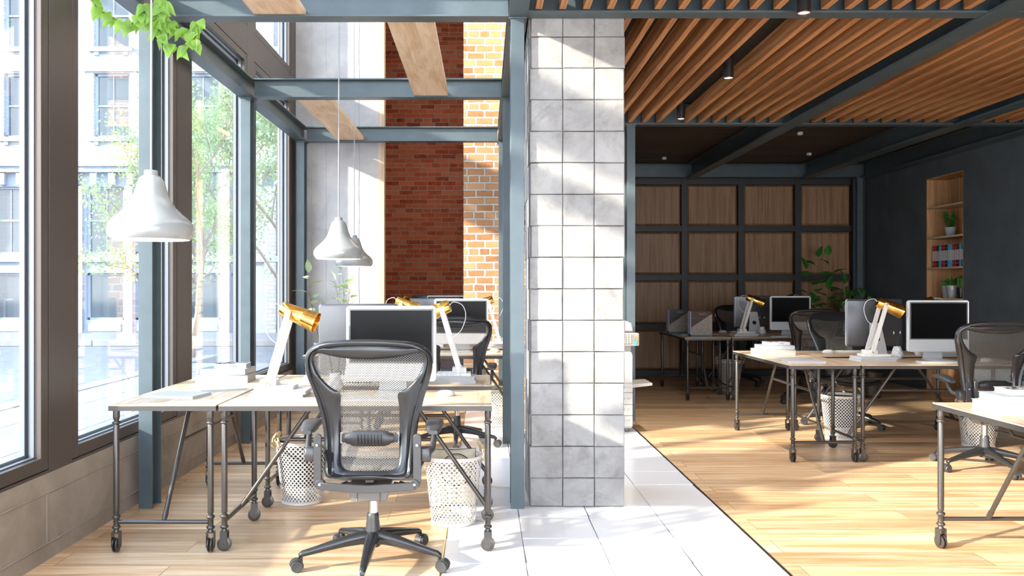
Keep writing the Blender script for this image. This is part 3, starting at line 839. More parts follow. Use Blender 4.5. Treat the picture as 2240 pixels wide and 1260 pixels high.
# ================================================================== DESKS
DT = 0.7645
def make_leg():
    m = MB()
    m.lathe([(0.0172, 0.7335), (0.0172, 0.700), (0.0155, 0.690), (0.0125, 0.684), (0.0125, 0.680), (0.0195, 0.676), (0.0215, 0.671), (0.0195, 0.666), (0.0135, 0.662), (0.0155, 0.655),
             (0.0158, 0.206), (0.0145, 0.200), (0.0125, 0.197), (0.0125, 0.192), (0.0195, 0.188), (0.0220, 0.182), (0.0195, 0.176), (0.0145, 0.171), (0.0145, 0.137),
             (0.0185, 0.134), (0.0220, 0.128), (0.0195, 0.121), (0.0125, 0.117), (0.0125, 0.112), (0.0150, 0.109), (0.0150, 0.104)], n=20)
    leg = m.obj('leg', GUN, None, smooth=50)
    m = MB()
    m.box(-0.0185, 0.0185, -0.0205, 0.0205, 0.098, 0.104)
    for s in (-1, 1):
        y0, y1 = (0.0165, 0.0205) if s > 0 else (-0.0205, -0.0165)
        poly = [(-0.0185, 0.098), (-0.0185, 0.040)] + [(-0.0185*math.cos(a*PI/6), 0.036-0.0185*math.sin(a*PI/6)) for a in range(1, 6)] + [(0.0185, 0.040), (0.0185, 0.098)]
        m.prism(poly, 'y', y0, y1)
    m.cyl((0, 0, 0.037), 0.005, 0.047, 'y', 10)
    for s in (-1, 1):
        m.lathe([(0.004, -0.004), (0.030, -0.0045), (0.036, -0.0022), (0.036, 0.0022), (0.030, 0.0045), (0.004, 0.004)], (0, s*0.0088, 0.0362), 28, Matrix.Rotation(R(90), 3, 'X'))
    c = m.obj('caster', GUN, leg, smooth=40)
    return leg
LEGP = make_leg()
def make_desk(L, W, name):
    t = thing(name, None, 'desk')
    a, b = L/2, W/2
    m = MB(); e = 0.075
    m.box(-a+e+0.0004, a-e-0.0004, -b+0.001, b-0.001, DT-0.0062, DT, 0); m.box(-a+0.001, -a+e, -b+0.001, b-0.001, DT-0.0062, DT, 1); m.box(a-e, a-0.001, -b+0.001, b-0.001, DT-0.0062, DT, 1)
    m.box(-a+0.006, a-0.006, -b+0.006, b-0.006, DT-0.018, DT-0.0063, 0)
    m.obj('tabletop', [DESKX, DESKY], t, bevel=0.0006)
    m = MB(); z0, z1 = 0.7335, DT-0.0064
    q = lambda i, z: [(-a+i, -b+i, z), (a-i, -b+i, z), (a-i, b-i, z), (-a+i, b-i, z)]
    m.loft([q(0, z0), q(0, z1), q(0.005, z1), q(0.005, z0), q(0, z0)], False, False)
    m.obj('rim', RIM, t, bevel=0.001)
    lx, ly = a-0.0205, b-0.034
    first = True
    for sx in (-1, 1):
        for sy in (-1, 1):
            if first and LEGP.parent is None and LEGP.name not in first_done:
                leg = LEGP; first_done.add(LEGP.name); leg.parent = t
                cs = [c for c in COL.objects if c.parent == leg][0]
                leg.location = (sx*lx, sy*ly, 0)
                make_desk.caster = cs
            else:
                leg = LEGP.copy(); COL.objects.link(leg); leg.parent = t; leg.location = (sx*lx, sy*ly, 0)
                c = make_desk.caster.copy(); COL.objects.link(c); c.parent = leg
                c.rotation_euler = (0, 0, R(rnd.uniform(-16, 16)))
    for sx in (-1, 1):
        MB().tube([(sx*lx, -ly+0.013, 0.154), (sx*lx, ly-0.013, 0.154)], 0.0112, 14).obj('crossbar', GUN, t)
        m = MB(); x0, z0 = sx*(lx-0.008), 0.160; x1, z1 = sx*(lx-0.415), 0.738
        m.tube([(x0, 0, z0), (x1, 0, z1)], 0.0122, 14)
        for f0, f1 in ((0.02, 0.07),): m.tube([(x0+(x1-x0)*f0, 0, z0+(z1-z0)*f0), (x0+(x1-x0)*f1, 0, z0+(z1-z0)*f1)], 0.0138, 14)
        m.obj('brace', GUN, t)
    f = (0.529-0.16)/(0.738-0.16)
    xs = lx-0.008-(0.407)*f
    MB().tube([(-xs, 0, 0.529), (xs, 0, 0.529)], 0.0112, 14).obj('stretcher', GUN, t)
    m = MB()
    for sx in (-1, 1): m.box(sx*(lx-0.42)-0.03, sx*(lx-0.42)+0.03, -b+0.006, b-0.006, 0.730, 0.7405)
    m.obj('support_rail', GUN, t)
    return t
DM = make_desk(1.415, 0.63, 'work_desk')
DM2 = DM
DL = make_desk(1.49, 0.558, 'side_desk')

# ================================================================== OFFICE CHAIR (faces +Y)
def cr(pts, k=4, closed=True):
    out = []; n = len(pts)
    for i in range(n if closed else n-1):
        p0, p1, p2, p3 = (pts[(i-1) % n], pts[i], pts[(i+1) % n], pts[(i+2) % n]) if closed else (pts[max(i-1,0)], pts[i], pts[i+1], pts[min(i+2,n-1)])
        for j in range(k):
            t = j/k
            out.append(tuple(0.5*((2*b)+(-a+c)*t+(2*a-5*b+4*c-d)*t*t+(-a+3*b-3*c+d)*t**3) for a, b, c, d in zip(p0, p1, p2, p3)))
    if not closed: out.append(pts[-1])
    return out
def back_y(u, z):
    """depth of the backrest surface"""
    t = (z-0.455)/0.67
    y = -0.150 + 0.055*math.sin(min(max(t*1.35, 0), 1)*PI)*0.9 - 0.085*max(0, t-0.25)**1.4
    return y + 0.55*u*u
def make_chair(extra=''):
    t = thing('office_chair', None, 'office chair', group='mesh office chairs')
    pr = [((0,1.127),(0,1.033)), ((.10,1.125),(.10,1.037)), ((.19,1.117),(.185,1.050)), ((.25,1.10),(.230,1.059)), ((.288,1.072),(.255,1.050)), ((.305,1.035),(.263,1.02)),
          ((.304,.98),(.250,.975)), ((.292,.93),(.222,.93)), ((.277,.885),(.180,.890)), ((.264,.845),(.139,.862)), ((.252,.80),(.142,.80)), ((.237,.74),(.143,.72)),
          ((.226,.66),(.142,.63)), ((.220,.56),(.140,.54)), ((.214,.478),(.128,.508)), ((.185,.457),(.104,.493)), ((.09,.455),(.05,.492)), ((0,.455),(0,.492))]
    outer = [p[0] for p in pr]; inner = [p[1] for p in pr]
    O = outer + [(-x, z) for x, z in reversed(outer[1:-1])]
    I = inner + [(-x, z) for x, z in reversed(inner[1:-1])]
    O = cr(O, 4); I = cr(I, 4)
    m = MB(); rings = []
    # cross-section: u from outer(0) to inner(1), y offset (negative = rear, toward the viewer behind)
    sec = [(0.0, 0.000), (0.0, -0.016), (0.10, -0.026), (0.20, -0.027), (0.27, -0.017), (0.33, -0.013), (0.40, -0.017), (0.60, -0.020), (0.86, -0.014), (1.0, -0.004), (1.0, 0.008), (0.5, 0.016), (0.1, 0.012)]
    for (s, dy) in sec:
        ring = []
        for (ox, oz), (ix, iz) in zip(O, I):
            wd = math.hypot(ox-ix, oz-iz)
            ss = s if s >= 0.5 else min(s*0.10/max(wd, 0.03), 0.5)
            x, z = ox+(ix-ox)*ss, oz+(iz-oz)*ss
            ring.append((x, back_y(x, z)+dy, z))
        rings.append(ring)
    rings.append(rings[0])
    m.loft(rings, False, False)
    m.obj('back_frame', CHAIRP, t, smooth=60)
    # woven back
    rows = []
    for (x, z) in cr([p for p in inner[3:]], 3, False):
        hw_ = abs(x)+0.008
        rows.append([(hw_*(k/5-1), back_y(hw_*(k/5-1), z)+0.001, z) for k in range(11)])
    m = MB(); top = []
    for (x, z) in [(0, 1.030)]: pass
    m.loft(rows, False, False, closed=False)
    m.obj('woven_back', MESHB, t)
    # lumbar pad with ribs
    m = MB()
    rr = []
    for i in range(13):
        x = -0.118+0.236*i/12; k = 1-abs(x/0.118)**6*0.35
        y = back_y(x, 0.645)-0.018
        hh = 0.036*k*(1 if abs(x) < 0.08 else 0.8)
        rr.append([(x, y-0.014, 0.645-hh), (x, y-0.022, 0.645-hh*0.5), (x, y-0.022, 0.645+hh*0.5), (x, y-0.014, 0.645+hh), (x, y+0.008, 0.645+hh), (x, y+0.008, 0.645-hh)])
    m.loft(rr)
    rr = []
    for i in range(13):
        x = -0.136+0.272*i/12; y = back_y(x, 0.645)-0.012
        rr.append([(x, y-0.010, 0.645-0.021), (x, y-0.012, 0.645), (x, y-0.010, 0.645+0.021), (x, y+0.006, 0.645+0.021), (x, y+0.006, 0.645-0.021)])
    m.loft(rr)
    for i in range(8):
        x = -0.056+0.016*i
        m.tube([(x, back_y(x, 0.645)-0.039, 0.668), (x, back_y(x, 0.645)-0.045, 0.645), (x, back_y(x, 0.645)-0.039, 0.622)], 0.0045, 6)
    m.obj('lumbar_pad', BLACKP, t, smooth=50)
    m = MB()
    for s in (-1, 1):
        for k in range(8):
            z = 0.622+0.0065*k
            m.tube([(s*0.131, back_y(0.131, z)-0.014, z), (s*0.142, back_y(0.142, z)-0.017, z+0.002)], 0.0022, 6)
    m.obj('lumbar_clip', WHITEP, t)
    # yoke: two upright plates and the low cross bar
    m = MB(); yy = -0.193
    for s in (-1, 1):
        poly = []
        for k in range(7): a = PI*k/6; poly.append((s*0.236+0.0185*math.cos(a), 0.662+0.0185*math.sin(a)))
        poly += [(s*0.236-0.0185, 0.46), (s*0.236-0.0185, 0.442)] if s > 0 else [(s*0.236-0.0185, 0.448), (s*0.236-0.008, 0.428), (s*0.236+0.005, 0.418)]
        poly += [(0.236-0.008, 0.418), (0.236+0.0105, 0.431), (0.236+0.0185, 0.453)] if s > 0 else [(-0.236+0.03, 0.423), (-0.236+0.0185, 0.46)]
        m.prism(poly, 'y', yy-0.008, yy+0.008)
        m.cyl((s*0.222, yy-0.003, 0.442), 0.024, 0.024, 'y', 22)
        for z, x in ((0.628, 0.236), (0.442, 0.224)):
            m.cyl((s*x, yy-0.016, z), 0.0065, 0.008, 'y', 8, 1)
    rr = []
    for i in range(9):
        x = -0.225+0.45*i/8; y = yy-0.010-0.022*(1-(x/0.225)**2); zc = 0.434-0.010*(1-abs(x/0.225))
        rr.append([(x, y-0.008, zc-0.018), (x, y-0.008, zc+0.018), (x, y+0.010, zc+0.018), (x, y+0.010, zc-0.018)])
    m.loft(rr)
    m.obj('yoke', [CHAIRS, CHROME], t, smooth=35, bevel=0.002)
    # seat
    def seat_z(x, y):
        return 0.478 - 0.020*math.sin(max(0, min(1, (y+0.12)/0.42))*PI) - (0.9*max(0, y-0.20)**1.6) + 0.02*abs(x/0.24)**2
    N = 40; m = MB(); rings = []
    def seat_out(k, s):
        a = 2*PI*k/N
        ca, sa = math.cos(a), math.sin(a)
        e = 0.42
        x = math.copysign(abs(ca)**e, ca)*0.242*(1-0.12*s); y = math.copysign(abs(sa)**e, sa)*0.222*(1-0.12*s)
        y += 0.085; x *= 1.0 + 0.06*((y)/0.3)
        return x, y
    for s, dz in ((0, 0), (0, -0.02), (0.3, -0.034), (1, -0.026), (1, -0.004), (0.5, 0.006)):
        ring = []
        for k in range(N):
            x, y = seat_out(k, s*1.2); ring.append((x, y, seat_z(x, y)+dz))
        rings.append(ring)
    rings.append(rings[0])
    m.loft(rings, False, False)
    m.obj('seat_frame', CHAIRP, t, smooth=60)
    m = MB(); rings = []
    for f in (1.0, 0.8, 0.6, 0.4, 0.2, 0.03):
        ring = []
        for k in range(N):
            x, y = seat_out(k, 1.1); x *= f; y = 0.085+(y-0.085)*f
            ring.append((x, y, seat_z(x, y)-0.006-0.012*(1-f)))
        rings.append(ring)
    m.loft(rings, False, True)
    m.obj('woven_seat', MESHS, t)
    # tilt mechanism
    m = MB()
    m.loft([[(-0.095, -0.15, 0.405), (0.095, -0.15, 0.405), (0.085, -0.155, 0.350), (-0.085, -0.155, 0.350)],
            [(-0.105, 0.02, 0.440), (0.105, 0.02, 0.440), (0.085, 0.0, 0.348), (-0.085, 0.0, 0.348)],
            [(-0.095, 0.16, 0.435), (0.095, 0.16, 0.435), (0.06, 0.15, 0.385), (-0.06, 0.15, 0.385)]])
    m.box(-0.058, -0.052, -0.158, 0, 0.349, 0.40); m.box(0.052, 0.058, -0.158, 0, 0.349, 0.40)
    m.box(-0.235, 0.235, -0.035, 0.015, 0.420, 0.438)
    m.box(-0.02, 0.02, -0.12, 0.2, 0.43, 0.455)
    m.obj('tilt_mechanism', mat_mech, t, bevel=0.003)
    for s in (-1, 1):
        m = MB()
        m.tube([(s*0.10, 0.03, 0.395), (s*0.135, 0.03, 0.392)], 0.006, 8)
        m.tube([(s*0.130, 0.035, 0.398), (s*0.155, 0.03, 0.388), (s*0.168, 0.02, 0.366)], [0.012, 0.016, 0.011], 10, flat=0.6)
        m.obj('lever', CHAIRS if s < 0 else BLACKP, t)
    m = MB(); m.lathe([(0.022, 0.225), (0.022, 0.350)], n=24); m.obj('gas_cylinder', CHROME, t)
    # star base
    m = MB(); m.lathe([(0.036, 0.090), (0.040, 0.105), (0.038, 0.150), (0.034, 0.200), (0.031, 0.222), (0.031, 0.242), (0.027, 0.254), (0.022, 0.256)], n=28)
    m.obj('hub', CHAIRS, t)
    leg0 = None
    for k in range(5):
        ang = R(90+180+72*k)
        if leg0 is None:
            m = MB(); rr = []
            for x, z, w, h in ((0.020, 0.140, 0.034, 0.062), (0.06, 0.140, 0.030, 0.052), (0.14, 0.128, 0.026, 0.042), (0.24, 0.108, 0.021, 0.032), (0.315, 0.092, 0.017, 0.026), (0.345, 0.086, 0.015, 0.024), (0.362, 0.076, 0.012, 0.018)):
                ring = []
                for j in range(10):
                    a = 2*PI*j/10; ca, sa = math.cos(a), math.sin(a)
                    ring.append((x, math.copysign(abs(ca)**0.7, ca)*w, z+math.copysign(abs(sa)**0.7, sa)*h/2 - (0.2*h if sa < 0 else 0)))
                rr.append(ring)
            m.loft(rr)
            leg0 = m.obj('base_leg', CHAIRP, t, smooth=60)
            m = MB()
            cx = 0.372
            m.tube([(0.350, 0, 0.078), (0.350, 0, 0.045)], 0.008, 10)
            for s in (-1, 1):
                m.lathe([(0.010, -0.010), (0.026, -0.011), (0.0285, -0.007), (0.0285, 0.007), (0.026, 0.011), (0.010, 0.010)], (cx, s*0.017, 0.0292), 22, Matrix.Rotation(R(90), 3, 'X'))
            hood = []
            for j in range(9):
                a = R(-10+190*j/8+20)
                hood.append((cx+0.0335*math.cos(a), 0.0292+0.0335*math.sin(a)))
            inn = [(cx+(x-cx)*0.9, 0.0292+(z-0.0292)*0.9) for x, z in reversed(hood)]
            for j in range(8):
                q = [hood[j], hood[j+1], inn[7-j], inn[8-j]]
                m.prism(q, 'y', -0.020, 0.020)
            leg0.rotation_euler = (0, 0, ang)
            cst = m.obj('caster', CHAIRS, leg0, smooth=40)
        else:
            l = leg0.copy(); COL.objects.link(l); l.parent = t; l.rotation_euler = (0, 0, ang)
            c = cst.copy(); COL.objects.link(c); c.parent = l
    # arms
    for s in (-1, 1):
        m = MB()
        m.rbox(min(s*0.250, s*0.300), max(s*0.250, s*0.300), -0.195, -0.135, 0.545, 0.612, 0.010)
        m.tube([(s*0.280, -0.150, 0.580), (s*0.300, -0.100, 0.590), (s*0.306, -0.060, 0.625), (s*0.306, -0.035, 0.672)], [0.019, 0.017, 0.014, 0.013], 12)
        m.rbox(s*0.306-0.032, s*0.306+0.032, -0.075, 0.035, 0.664, 0.676, 0.01)
        arm = m.obj('armrest_post', CHAIRS, t, smooth=50)
        m = MB(); rr = []
        for i in range(13):
            y = -0.115+0.265*i/12; k = math.sin(PI*(i+0.6)/13.2)**0.35
            zc = 0.694 - 0.016*((y-0.02)/0.13)**2 + 0.006*((y)/0.13)
            ring = []
            for j in range(14):
                a = 2*PI*j/14; ca, sa = math.cos(a), math.sin(a)
                ring.append((s*0.306+math.copysign(abs(ca)**0.6, ca)*0.045*k, y, zc+math.copysign(abs(sa)**0.7, sa)*0.019*k))
            rr.append(ring)
        m.loft(rr)
        m.obj('armrest_pad', CHAIRS, t, smooth=60)
    return t
mat_mech = mat('bronze grey casting', (0.13, 0.115, 0.10), 0.4, 0.3)
CHAIR = make_chair()

# ================================================================== MONITOR (screen faces -Y)
def make_monitor():
    t = thing('computer_monitor', None, 'monitor', group='desktop monitors')
    hw_, z0, z1, y0 = 0.258, 0.0700, 0.503, 0.0
    def rr(ins, y, zb=0.0):
        o = []; r = 0.022
        for cx, cz, a0 in ((hw_-r, z1-r, 0), (-hw_+r, z1-r, 90), (-hw_+r, z0+r, 180), (hw_-r, z0+r, 270)):
            for k in range(6):
                a = R(a0+18*k); o.append((cx+(r-ins)*math.cos(a), y, cz+(r-ins)*math.sin(a)))
        return o
    m = MB(); m.loft([rr(0.0, 0.028), rr(0, 0.004), rr(0.004, 0.0)], False, True)
    m.obj('housing', ALU, t, smooth=40)
    m = MB(); m.loft([rr(0.0, 0.028), rr(0.004, 0.031), rr(0.012, 0.034)], False, True)
    m.obj('back_cover', SCRBACK, t, smooth=50)
    m = MB(); m.rbox(-hw_+0.016, hw_-0.016, -0.0035, -0.0002, z0+0.104, z1-0.016, 0.001, 0)
    m.obj('bezel', mat('dark grey bezel', (0.09, 0.09, 0.095), 0.35), t)
    m = MB(); m.box(-hw_+0.026, hw_-0.026, -0.0045, -0.0036, z0+0.114, z1-0.026)
    m.obj('screen', SCREEN, t, smooth=0)
    m = MB()
    pts = [(-0.115, 0.010), (-0.115, 0.130)]
    # foot plate bent up into the neck
    prof = [(-0.085, 0.0), (0.085, 0.0), (0.100, 0.010), (0.094, 0.05), (0.068, 0.17), (0.043, 0.285)]
    rr2 = []
    for (y, z) in prof:
        f = 0 if z < 0.02 else (z-0.01)/0.275
        w = 0.083 - 0.033*f; th = 0.006
        if z < 0.005: rr2.append([(-w, y, 0.0), (w, y, 0.0), (w, y, th), (-w, y, th)])
        elif z < 0.02: rr2.append([(-w, y+0.004, 0.004), (w, y+0.004, 0.004), (w, y-0.006, th+0.006), (-w, y-0.006, th+0.006)])
        else: rr2.append([(-w, y+0.004, z), (w, y+0.004, z), (w, y-0.004, z), (-w, y-0.004, z)])
    m.loft(rr2)
    M_ = Matrix.Rotation(R(90+14), 3, 'X')
    st = m.obj('stand', ALU, t, smooth=30)
    m = MB(); m.lathe([(0.026, -0.0008), (0.026, 0.0012)], (0, 0.0743+0.0043, 0.141), 28, Matrix.Rotation(R(-90+12.2), 3, 'X'))
    m.obj('cable_hole', BLACKP, st)
    return t
MON = make_monitor()

# ================================================================== DESK LAMP (leans and points +X)
def make_lamp():
    t = thing('desk_lamp', None, 'desk lamp', group='gold headed desk lamps')
    MB().rbox(-0.075, 0.145, -0.066, 0.066, 0.0, 0.020, 0.002).obj('base_plate', WHITEW, t, bevel=0.001)
    m = MB(); m.box(-0.045, 0.045, -0.0495, 0.0495, 0.0201, 0.052); m.obj('base_block', WHITEW, t, bevel=0.001)
    b0 = Vector((0.0, 0, 0.032)); b1 = Vector((0.115, 0, 0.432))
    d = (b1-b0).normalized(); n = Vector((d.z, 0, -d.x))
    for s in (-1, 1):
        m = MB(); a = b0-d*0.012; b = b1+d*0.012; w = 0.0155
        rings = []
        for p, ww in ((a, w*0.7), (a+d*0.006, w), (b-d*0.008, w), (b, w*0.6)):
            y0, y1 = s*0.0500, s*0.0620
            rings.append([tuple(p+n*ww+Vector((0,y0,0))), tuple(p+n*ww+Vector((0,y1,0))), tuple(p-n*ww+Vector((0,y1,0))), tuple(p-n*ww+Vector((0,y0,0)))])
        m.loft(rings); m.obj('arm', WHITEW, t, smooth=0)
    for bx_, bz_ in ((b0.x, b0.z+0.004), (b1.x, b1.z)):
        m = MB(); m.lathe([(0.008, 0.0), (0.008, 0.004), (0.0035, 0.0042), (0.0035, 0.133)], (bx_, -0.067, bz_), 10, Matrix.Rotation(R(-90), 3, 'X')); m.obj('brass_bolt', BRASS, t)
    # shade
    hd = Vector((0.925, -0.06, -0.385)).normalized()
    q = hd.to_track_quat('Z', 'Y').to_matrix()
    c = b1 - hd*0.055 + Vector((0.0, 0, 0.0))
    m = MB()
    out = [(0.020, -0.002), (0.038, 0.0), (0.041, 0.004), (0.044, 0.06), (0.050, 0.13), (0.0515, 0.134), (0.0515, 0.138), (0.052, 0.15), (0.059, 0.215)]
    inn = [(0.0575, 0.215), (0.050, 0.14), (0.042, 0.06), (0.039, 0.006), (0.0, 0.004)]
    m.lathe(out, c, 36, q, cap0=True, cap1=False); m.lathe(inn, c, 36, q, cap0=False, cap1=True)
    m.lathe([(0.059, 0.215), (0.0575, 0.215)], c, 36, q, False, False)
    sh = m.obj('shade', GOLD, t, smooth=35)
    m = MB()
    for row in range(5):
        zz = 0.152+row*0.0105
        rad = 0.052+(zz-0.15)*0.108
        for k in range(44):
            a0 = 2*PI*(k+0.18*row)/44; a1 = a0+2*PI/44*0.5
            vs = [q @ Vector(((rad+0.0006)*math.cos(a), (rad+0.0006)*math.sin(a), z)) + c for a, z in ((a0, zz), (a1, zz), (a1+0.05, zz+0.0075), (a0+0.05, zz+0.0075))]
            m.add(vs, [(0, 1, 2, 3)])
    m.obj('vent_slots', mat_slot, sh, smooth=0)
    m = MB(); m.lathe([(0.012, 0.01), (0.022, 0.04), (0.024, 0.07), (0.016, 0.09), (0.004, 0.095)], c, 16, q); m.obj('bulb', PENDW, t)
    back = c
    pts = cr([tuple(back+Vector((0, 0, 0))), tuple(back-hd*0.03+Vector((0,0,0.012))), tuple(back+Vector((-0.085, 0.01, 0.0))), tuple(back+Vector((-0.105, 0.01, -0.07))), tuple(back+Vector((-0.075, 0.01, -0.16))),
              tuple(b0+d*0.20+Vector((-0.006, 0, 0))), tuple(b0+d*0.06+Vector((0.0, 0.0, 0))), (-0.02, 0.02, 0.062)], 6, False)
    MB().tube(pts, 0.0021, 6).obj('cable', WHITEC, t)
    return t
mat_slot = mat('dark slot', (0.16, 0.075, 0.015), 0.5, 0.5)
LAMP = make_lamp()

# ================================================================== SMALL DESK THINGS
def book_proto(w, d, h, cover, name='book', hard=True):
    t = thing(name, None, 'book')
    m = MB(); c = 0.0022
    m.box(-w/2, w/2, -d/2, d/2, 0, c); m.box(-w/2, w/2, -d/2, d/2, h-c, h); m.box(-w/2, -w/2+c, -d/2, d/2, c, h-c)
    m.obj('cover', cover, t, bevel=0.0008)
    MB().box(-w/2+c+0.0002, w/2-0.004, -d/2+0.004, d/2-0.004, c+0.0001, h-c-0.0001).obj('pages', PAPER, t, smooth=0)
    return t
def book_front_proto(w, d, h, cover):
    """spine toward -Y"""
    t = thing('book', None, 'book')
    m = MB(); c = 0.0022
    m.box(-w/2, w/2, -d/2, d/2, 0, c); m.box(-w/2, w/2, -d/2, d/2, h-c, h); m.box(-w/2, w/2, -d/2, -d/2+c, c, h-c)
    m.obj('cover', cover, t, bevel=0.0008)
    MB().box(-w/2+0.004, w/2-0.004, -d/2+c+0.0002, d/2-0.004, c+0.0001, h-c-0.0001).obj('pages', PAPER, t, smooth=0)
    return t
BK_BIG = book_front_proto(0.330, 0.235, 0.053, COVERC)
BK_MID = book_front_proto(0.300, 0.225, 0.036, COVERG)
BK_TOP = book_front_proto(0.205, 0.150, 0.026, COVERW)
mk = MB(); rk = random.Random(4)
for i in range(26):
    x, y = rk.uniform(-0.09, 0.09), rk.uniform(-0.055, 0.06)
    w_, h_ = rk.uniform(0.006, 0.022), rk.uniform(0.004, 0.014)
    a0 = rk.uniform(0, PI)
    mk.prism([(x+w_*math.cos(a0+a)*(1+0.3*math.sin(3*a)), y+h_*math.sin(a0+a)) for a in (0, 0.9, 1.8, 2.7, 3.6, 4.5, 5.4)], 'z', 0.0261, 0.0264)
mk.obj('cover_pattern', INK, BK_TOP, smooth=0)
text_mesh('cover_title', 'HI HERE', 0.013, INK, BK_TOP, facing((0.02, -0.0755, 0.013)))
text_mesh('cover_title', 'SEIZE MYNKUKUSWIR\nARAB C. DEPBIL', 0.0135, COVERW, BK_MID, facing((-0.02, -0.1130, 0.018)))
BK_FLAT = book_proto(0.300, 0.215, 0.019, COVERW)
BK_FLAT2 = book_proto(0.215, 0.300, 0.017, COVERW)
def leafbook():
    t = thing('notebook', None, 'notebook')
    m = MB(); m.rbox(-0.13, 0.13, -0.09, 0.09, 0, 0.008, 0.002); m.obj('pages', PAPER, t)
    m = MB(); m.rbox(-0.132, 0.132, -0.092, 0.092, 0.0081, 0.0095, 0.001); m.obj('cover', COVERW, t)
    return t
NOTE = leafbook()
def make_keyboard():
    t = thing('keyboard', None, 'keyboard')
    MB().rbox(-0.215, 0.215, -0.06, 0.06, 0.0, 0.009, 0.006).obj('tray', ALU, t)
    m = MB()
    for r in range(5):
        n = 24; 
        for k in range(n):
            if r == 0 and 4 <= k <= 9: continue
            x = -0.208+0.01735*k; y = -0.054+0.0215*r
            m.box(x, x+0.0155, y, y+0.0190, 0.0091, 0.0135)
        if r == 0: m.box(-0.208+0.01735*4, -0.208+0.01735*10-0.002, -0.054, -0.035, 0.0091, 0.0135)
    m.obj('keys', WHITEP, t, smooth=0)
    return t
KB = make_keyboard()
def make_mouse():
    m = MB(); rings = []
    for s, z in ((0.90, 0.0), (1.0, 0.006), (0.97, 0.016), (0.80, 0.026), (0.45, 0.032), (0.1, 0.0335)):
        rings.append([(0.031*s*math.cos(2*PI*k/20), 0.054*s*math.sin(2*PI*k/20)-0.004*(1-s), z) for k in range(20)])
    m.loft(rings)
    return tag(m.obj('computer_mouse', WHITEP, smooth=70), None, 'mouse', 'white computer mice')
MOUSE = make_mouse()
def make_vase():
    t = thing('faceted_vase', None, 'pencil pot')
    m = MB(); rv_ = []
    lv = [(0.030, 0.0, 0), (0.052, 0.030, 0.5), (0.046, 0.055, 0), (0.050-0.012, 0.075, 0.5), (0.030, 0.108, 0)]
    n = 6
    P = []
    for r, z, o in lv: P.append([(r*math.cos(2*PI*(k+o)/n), r*math.sin(2*PI*(k+o)/n), z) for k in range(n)])
    vs = [p for ring in P for p in ring]; fs = []
    for i in range(len(lv)-1):
        up = lv[i][2] == 0
        for k in range(n):
            a, b = i*n+k, i*n+(k+1) % n; c, d_ = a+n, (i+1)*n+(k+1) % n
            if up: fs += [(a, b, c), (b, d_, c)]
            else: fs += [(a, b, d_), (a, d_, c)]
    fs.append(tuple(reversed(range(n))))
    m.add(vs, fs)
    m.add([(0.024*math.cos(2*PI*k/n), 0.024*math.sin(2*PI*k/n), 0.085) for k in range(n)] + P[-1], [tuple(range(n))] + [(k, (k+1) % n, n+(k+1) % n, n+k) for k in range(n)])
    m.obj('body', WHITEP, t, smooth=0)
    return t
VASE = make_vase()
def make_pencil():
    t = thing('pencil', None, 'pencil')
    MB().lathe([(0.0036, 0), (0.0036, 0.13)], n=6).obj('shaft', INK, t, smooth=0)
    MB().lathe([(0.0040, 0.1301), (0.0042, 0.150), (0.0034, 0.152)], n=10).obj('eraser', WHITEP, t)
    return t
PENCIL = make_pencil()

# baskets
def make_basket(m_, name, rt_, rb, h, rope=True):
    t = thing(name, None, 'waste basket')
    m = MB(); rings = [(rb-0.002, 0.004), (rb, 0.002), (rb+(rt_-rb)*0.5, h/2), (rt_, h)]
    m.lathe(rings, n=64, cap0=True, cap1=False); m.obj('shell', m_, t, smooth=50)
    m = MB(); 
    def torus(r, z, rr_): m.tube([(r*math.cos(2*PI*k/48), r*math.sin(2*PI*k/48), z) for k in range(49)], rr_, 8, cap=False)
    torus(rt_, h, 0.0045 if rope else 0.007)
    m.obj('rim', BASKRIM if rope else mat_wr, t)
    m = MB(); torus(rb, 0.0045, 0.004); m.obj('foot_ring', BASKRIM if rope else mat_wr, t)
    if rope:
        for s in (-1, 1):
            pts = cr([(s*(rt_-0.008), -0.05, h-0.035), (s*(rt_+0.012), -0.045, h-0.02), (s*(rt_+0.008), -0.03, h+0.03), (s*(rt_-0.015), 0.0, h+0.062), (s*(rt_+0.008), 0.03, h+0.03), (s*(rt_+0.012), 0.045, h-0.02), (s*(rt_-0.008), 0.05, h-0.035)], 8, False)
            m = MB()
            for ph in (0, PI):
                q_ = []
                for i, p in enumerate(pts):
                    a = i*0.75+ph; q_.append((p[0]+0.0045*math.cos(a), p[1], p[2]+0.0045*math.sin(a)))
                m.tube(q_, 0.0062, 8)
            m.obj('rope_handle', ROPE, t)
    return t
BASKRIM = mat('white painted metal rim', (0.70, 0.69, 0.67), 0.35, 0.1)
mat_wr = mat('brown wire rim', (0.10, 0.085, 0.075), 0.4, 0.6)
BASK = make_basket(BASKW, 'waste_basket', 0.170, 0.128, 0.395)
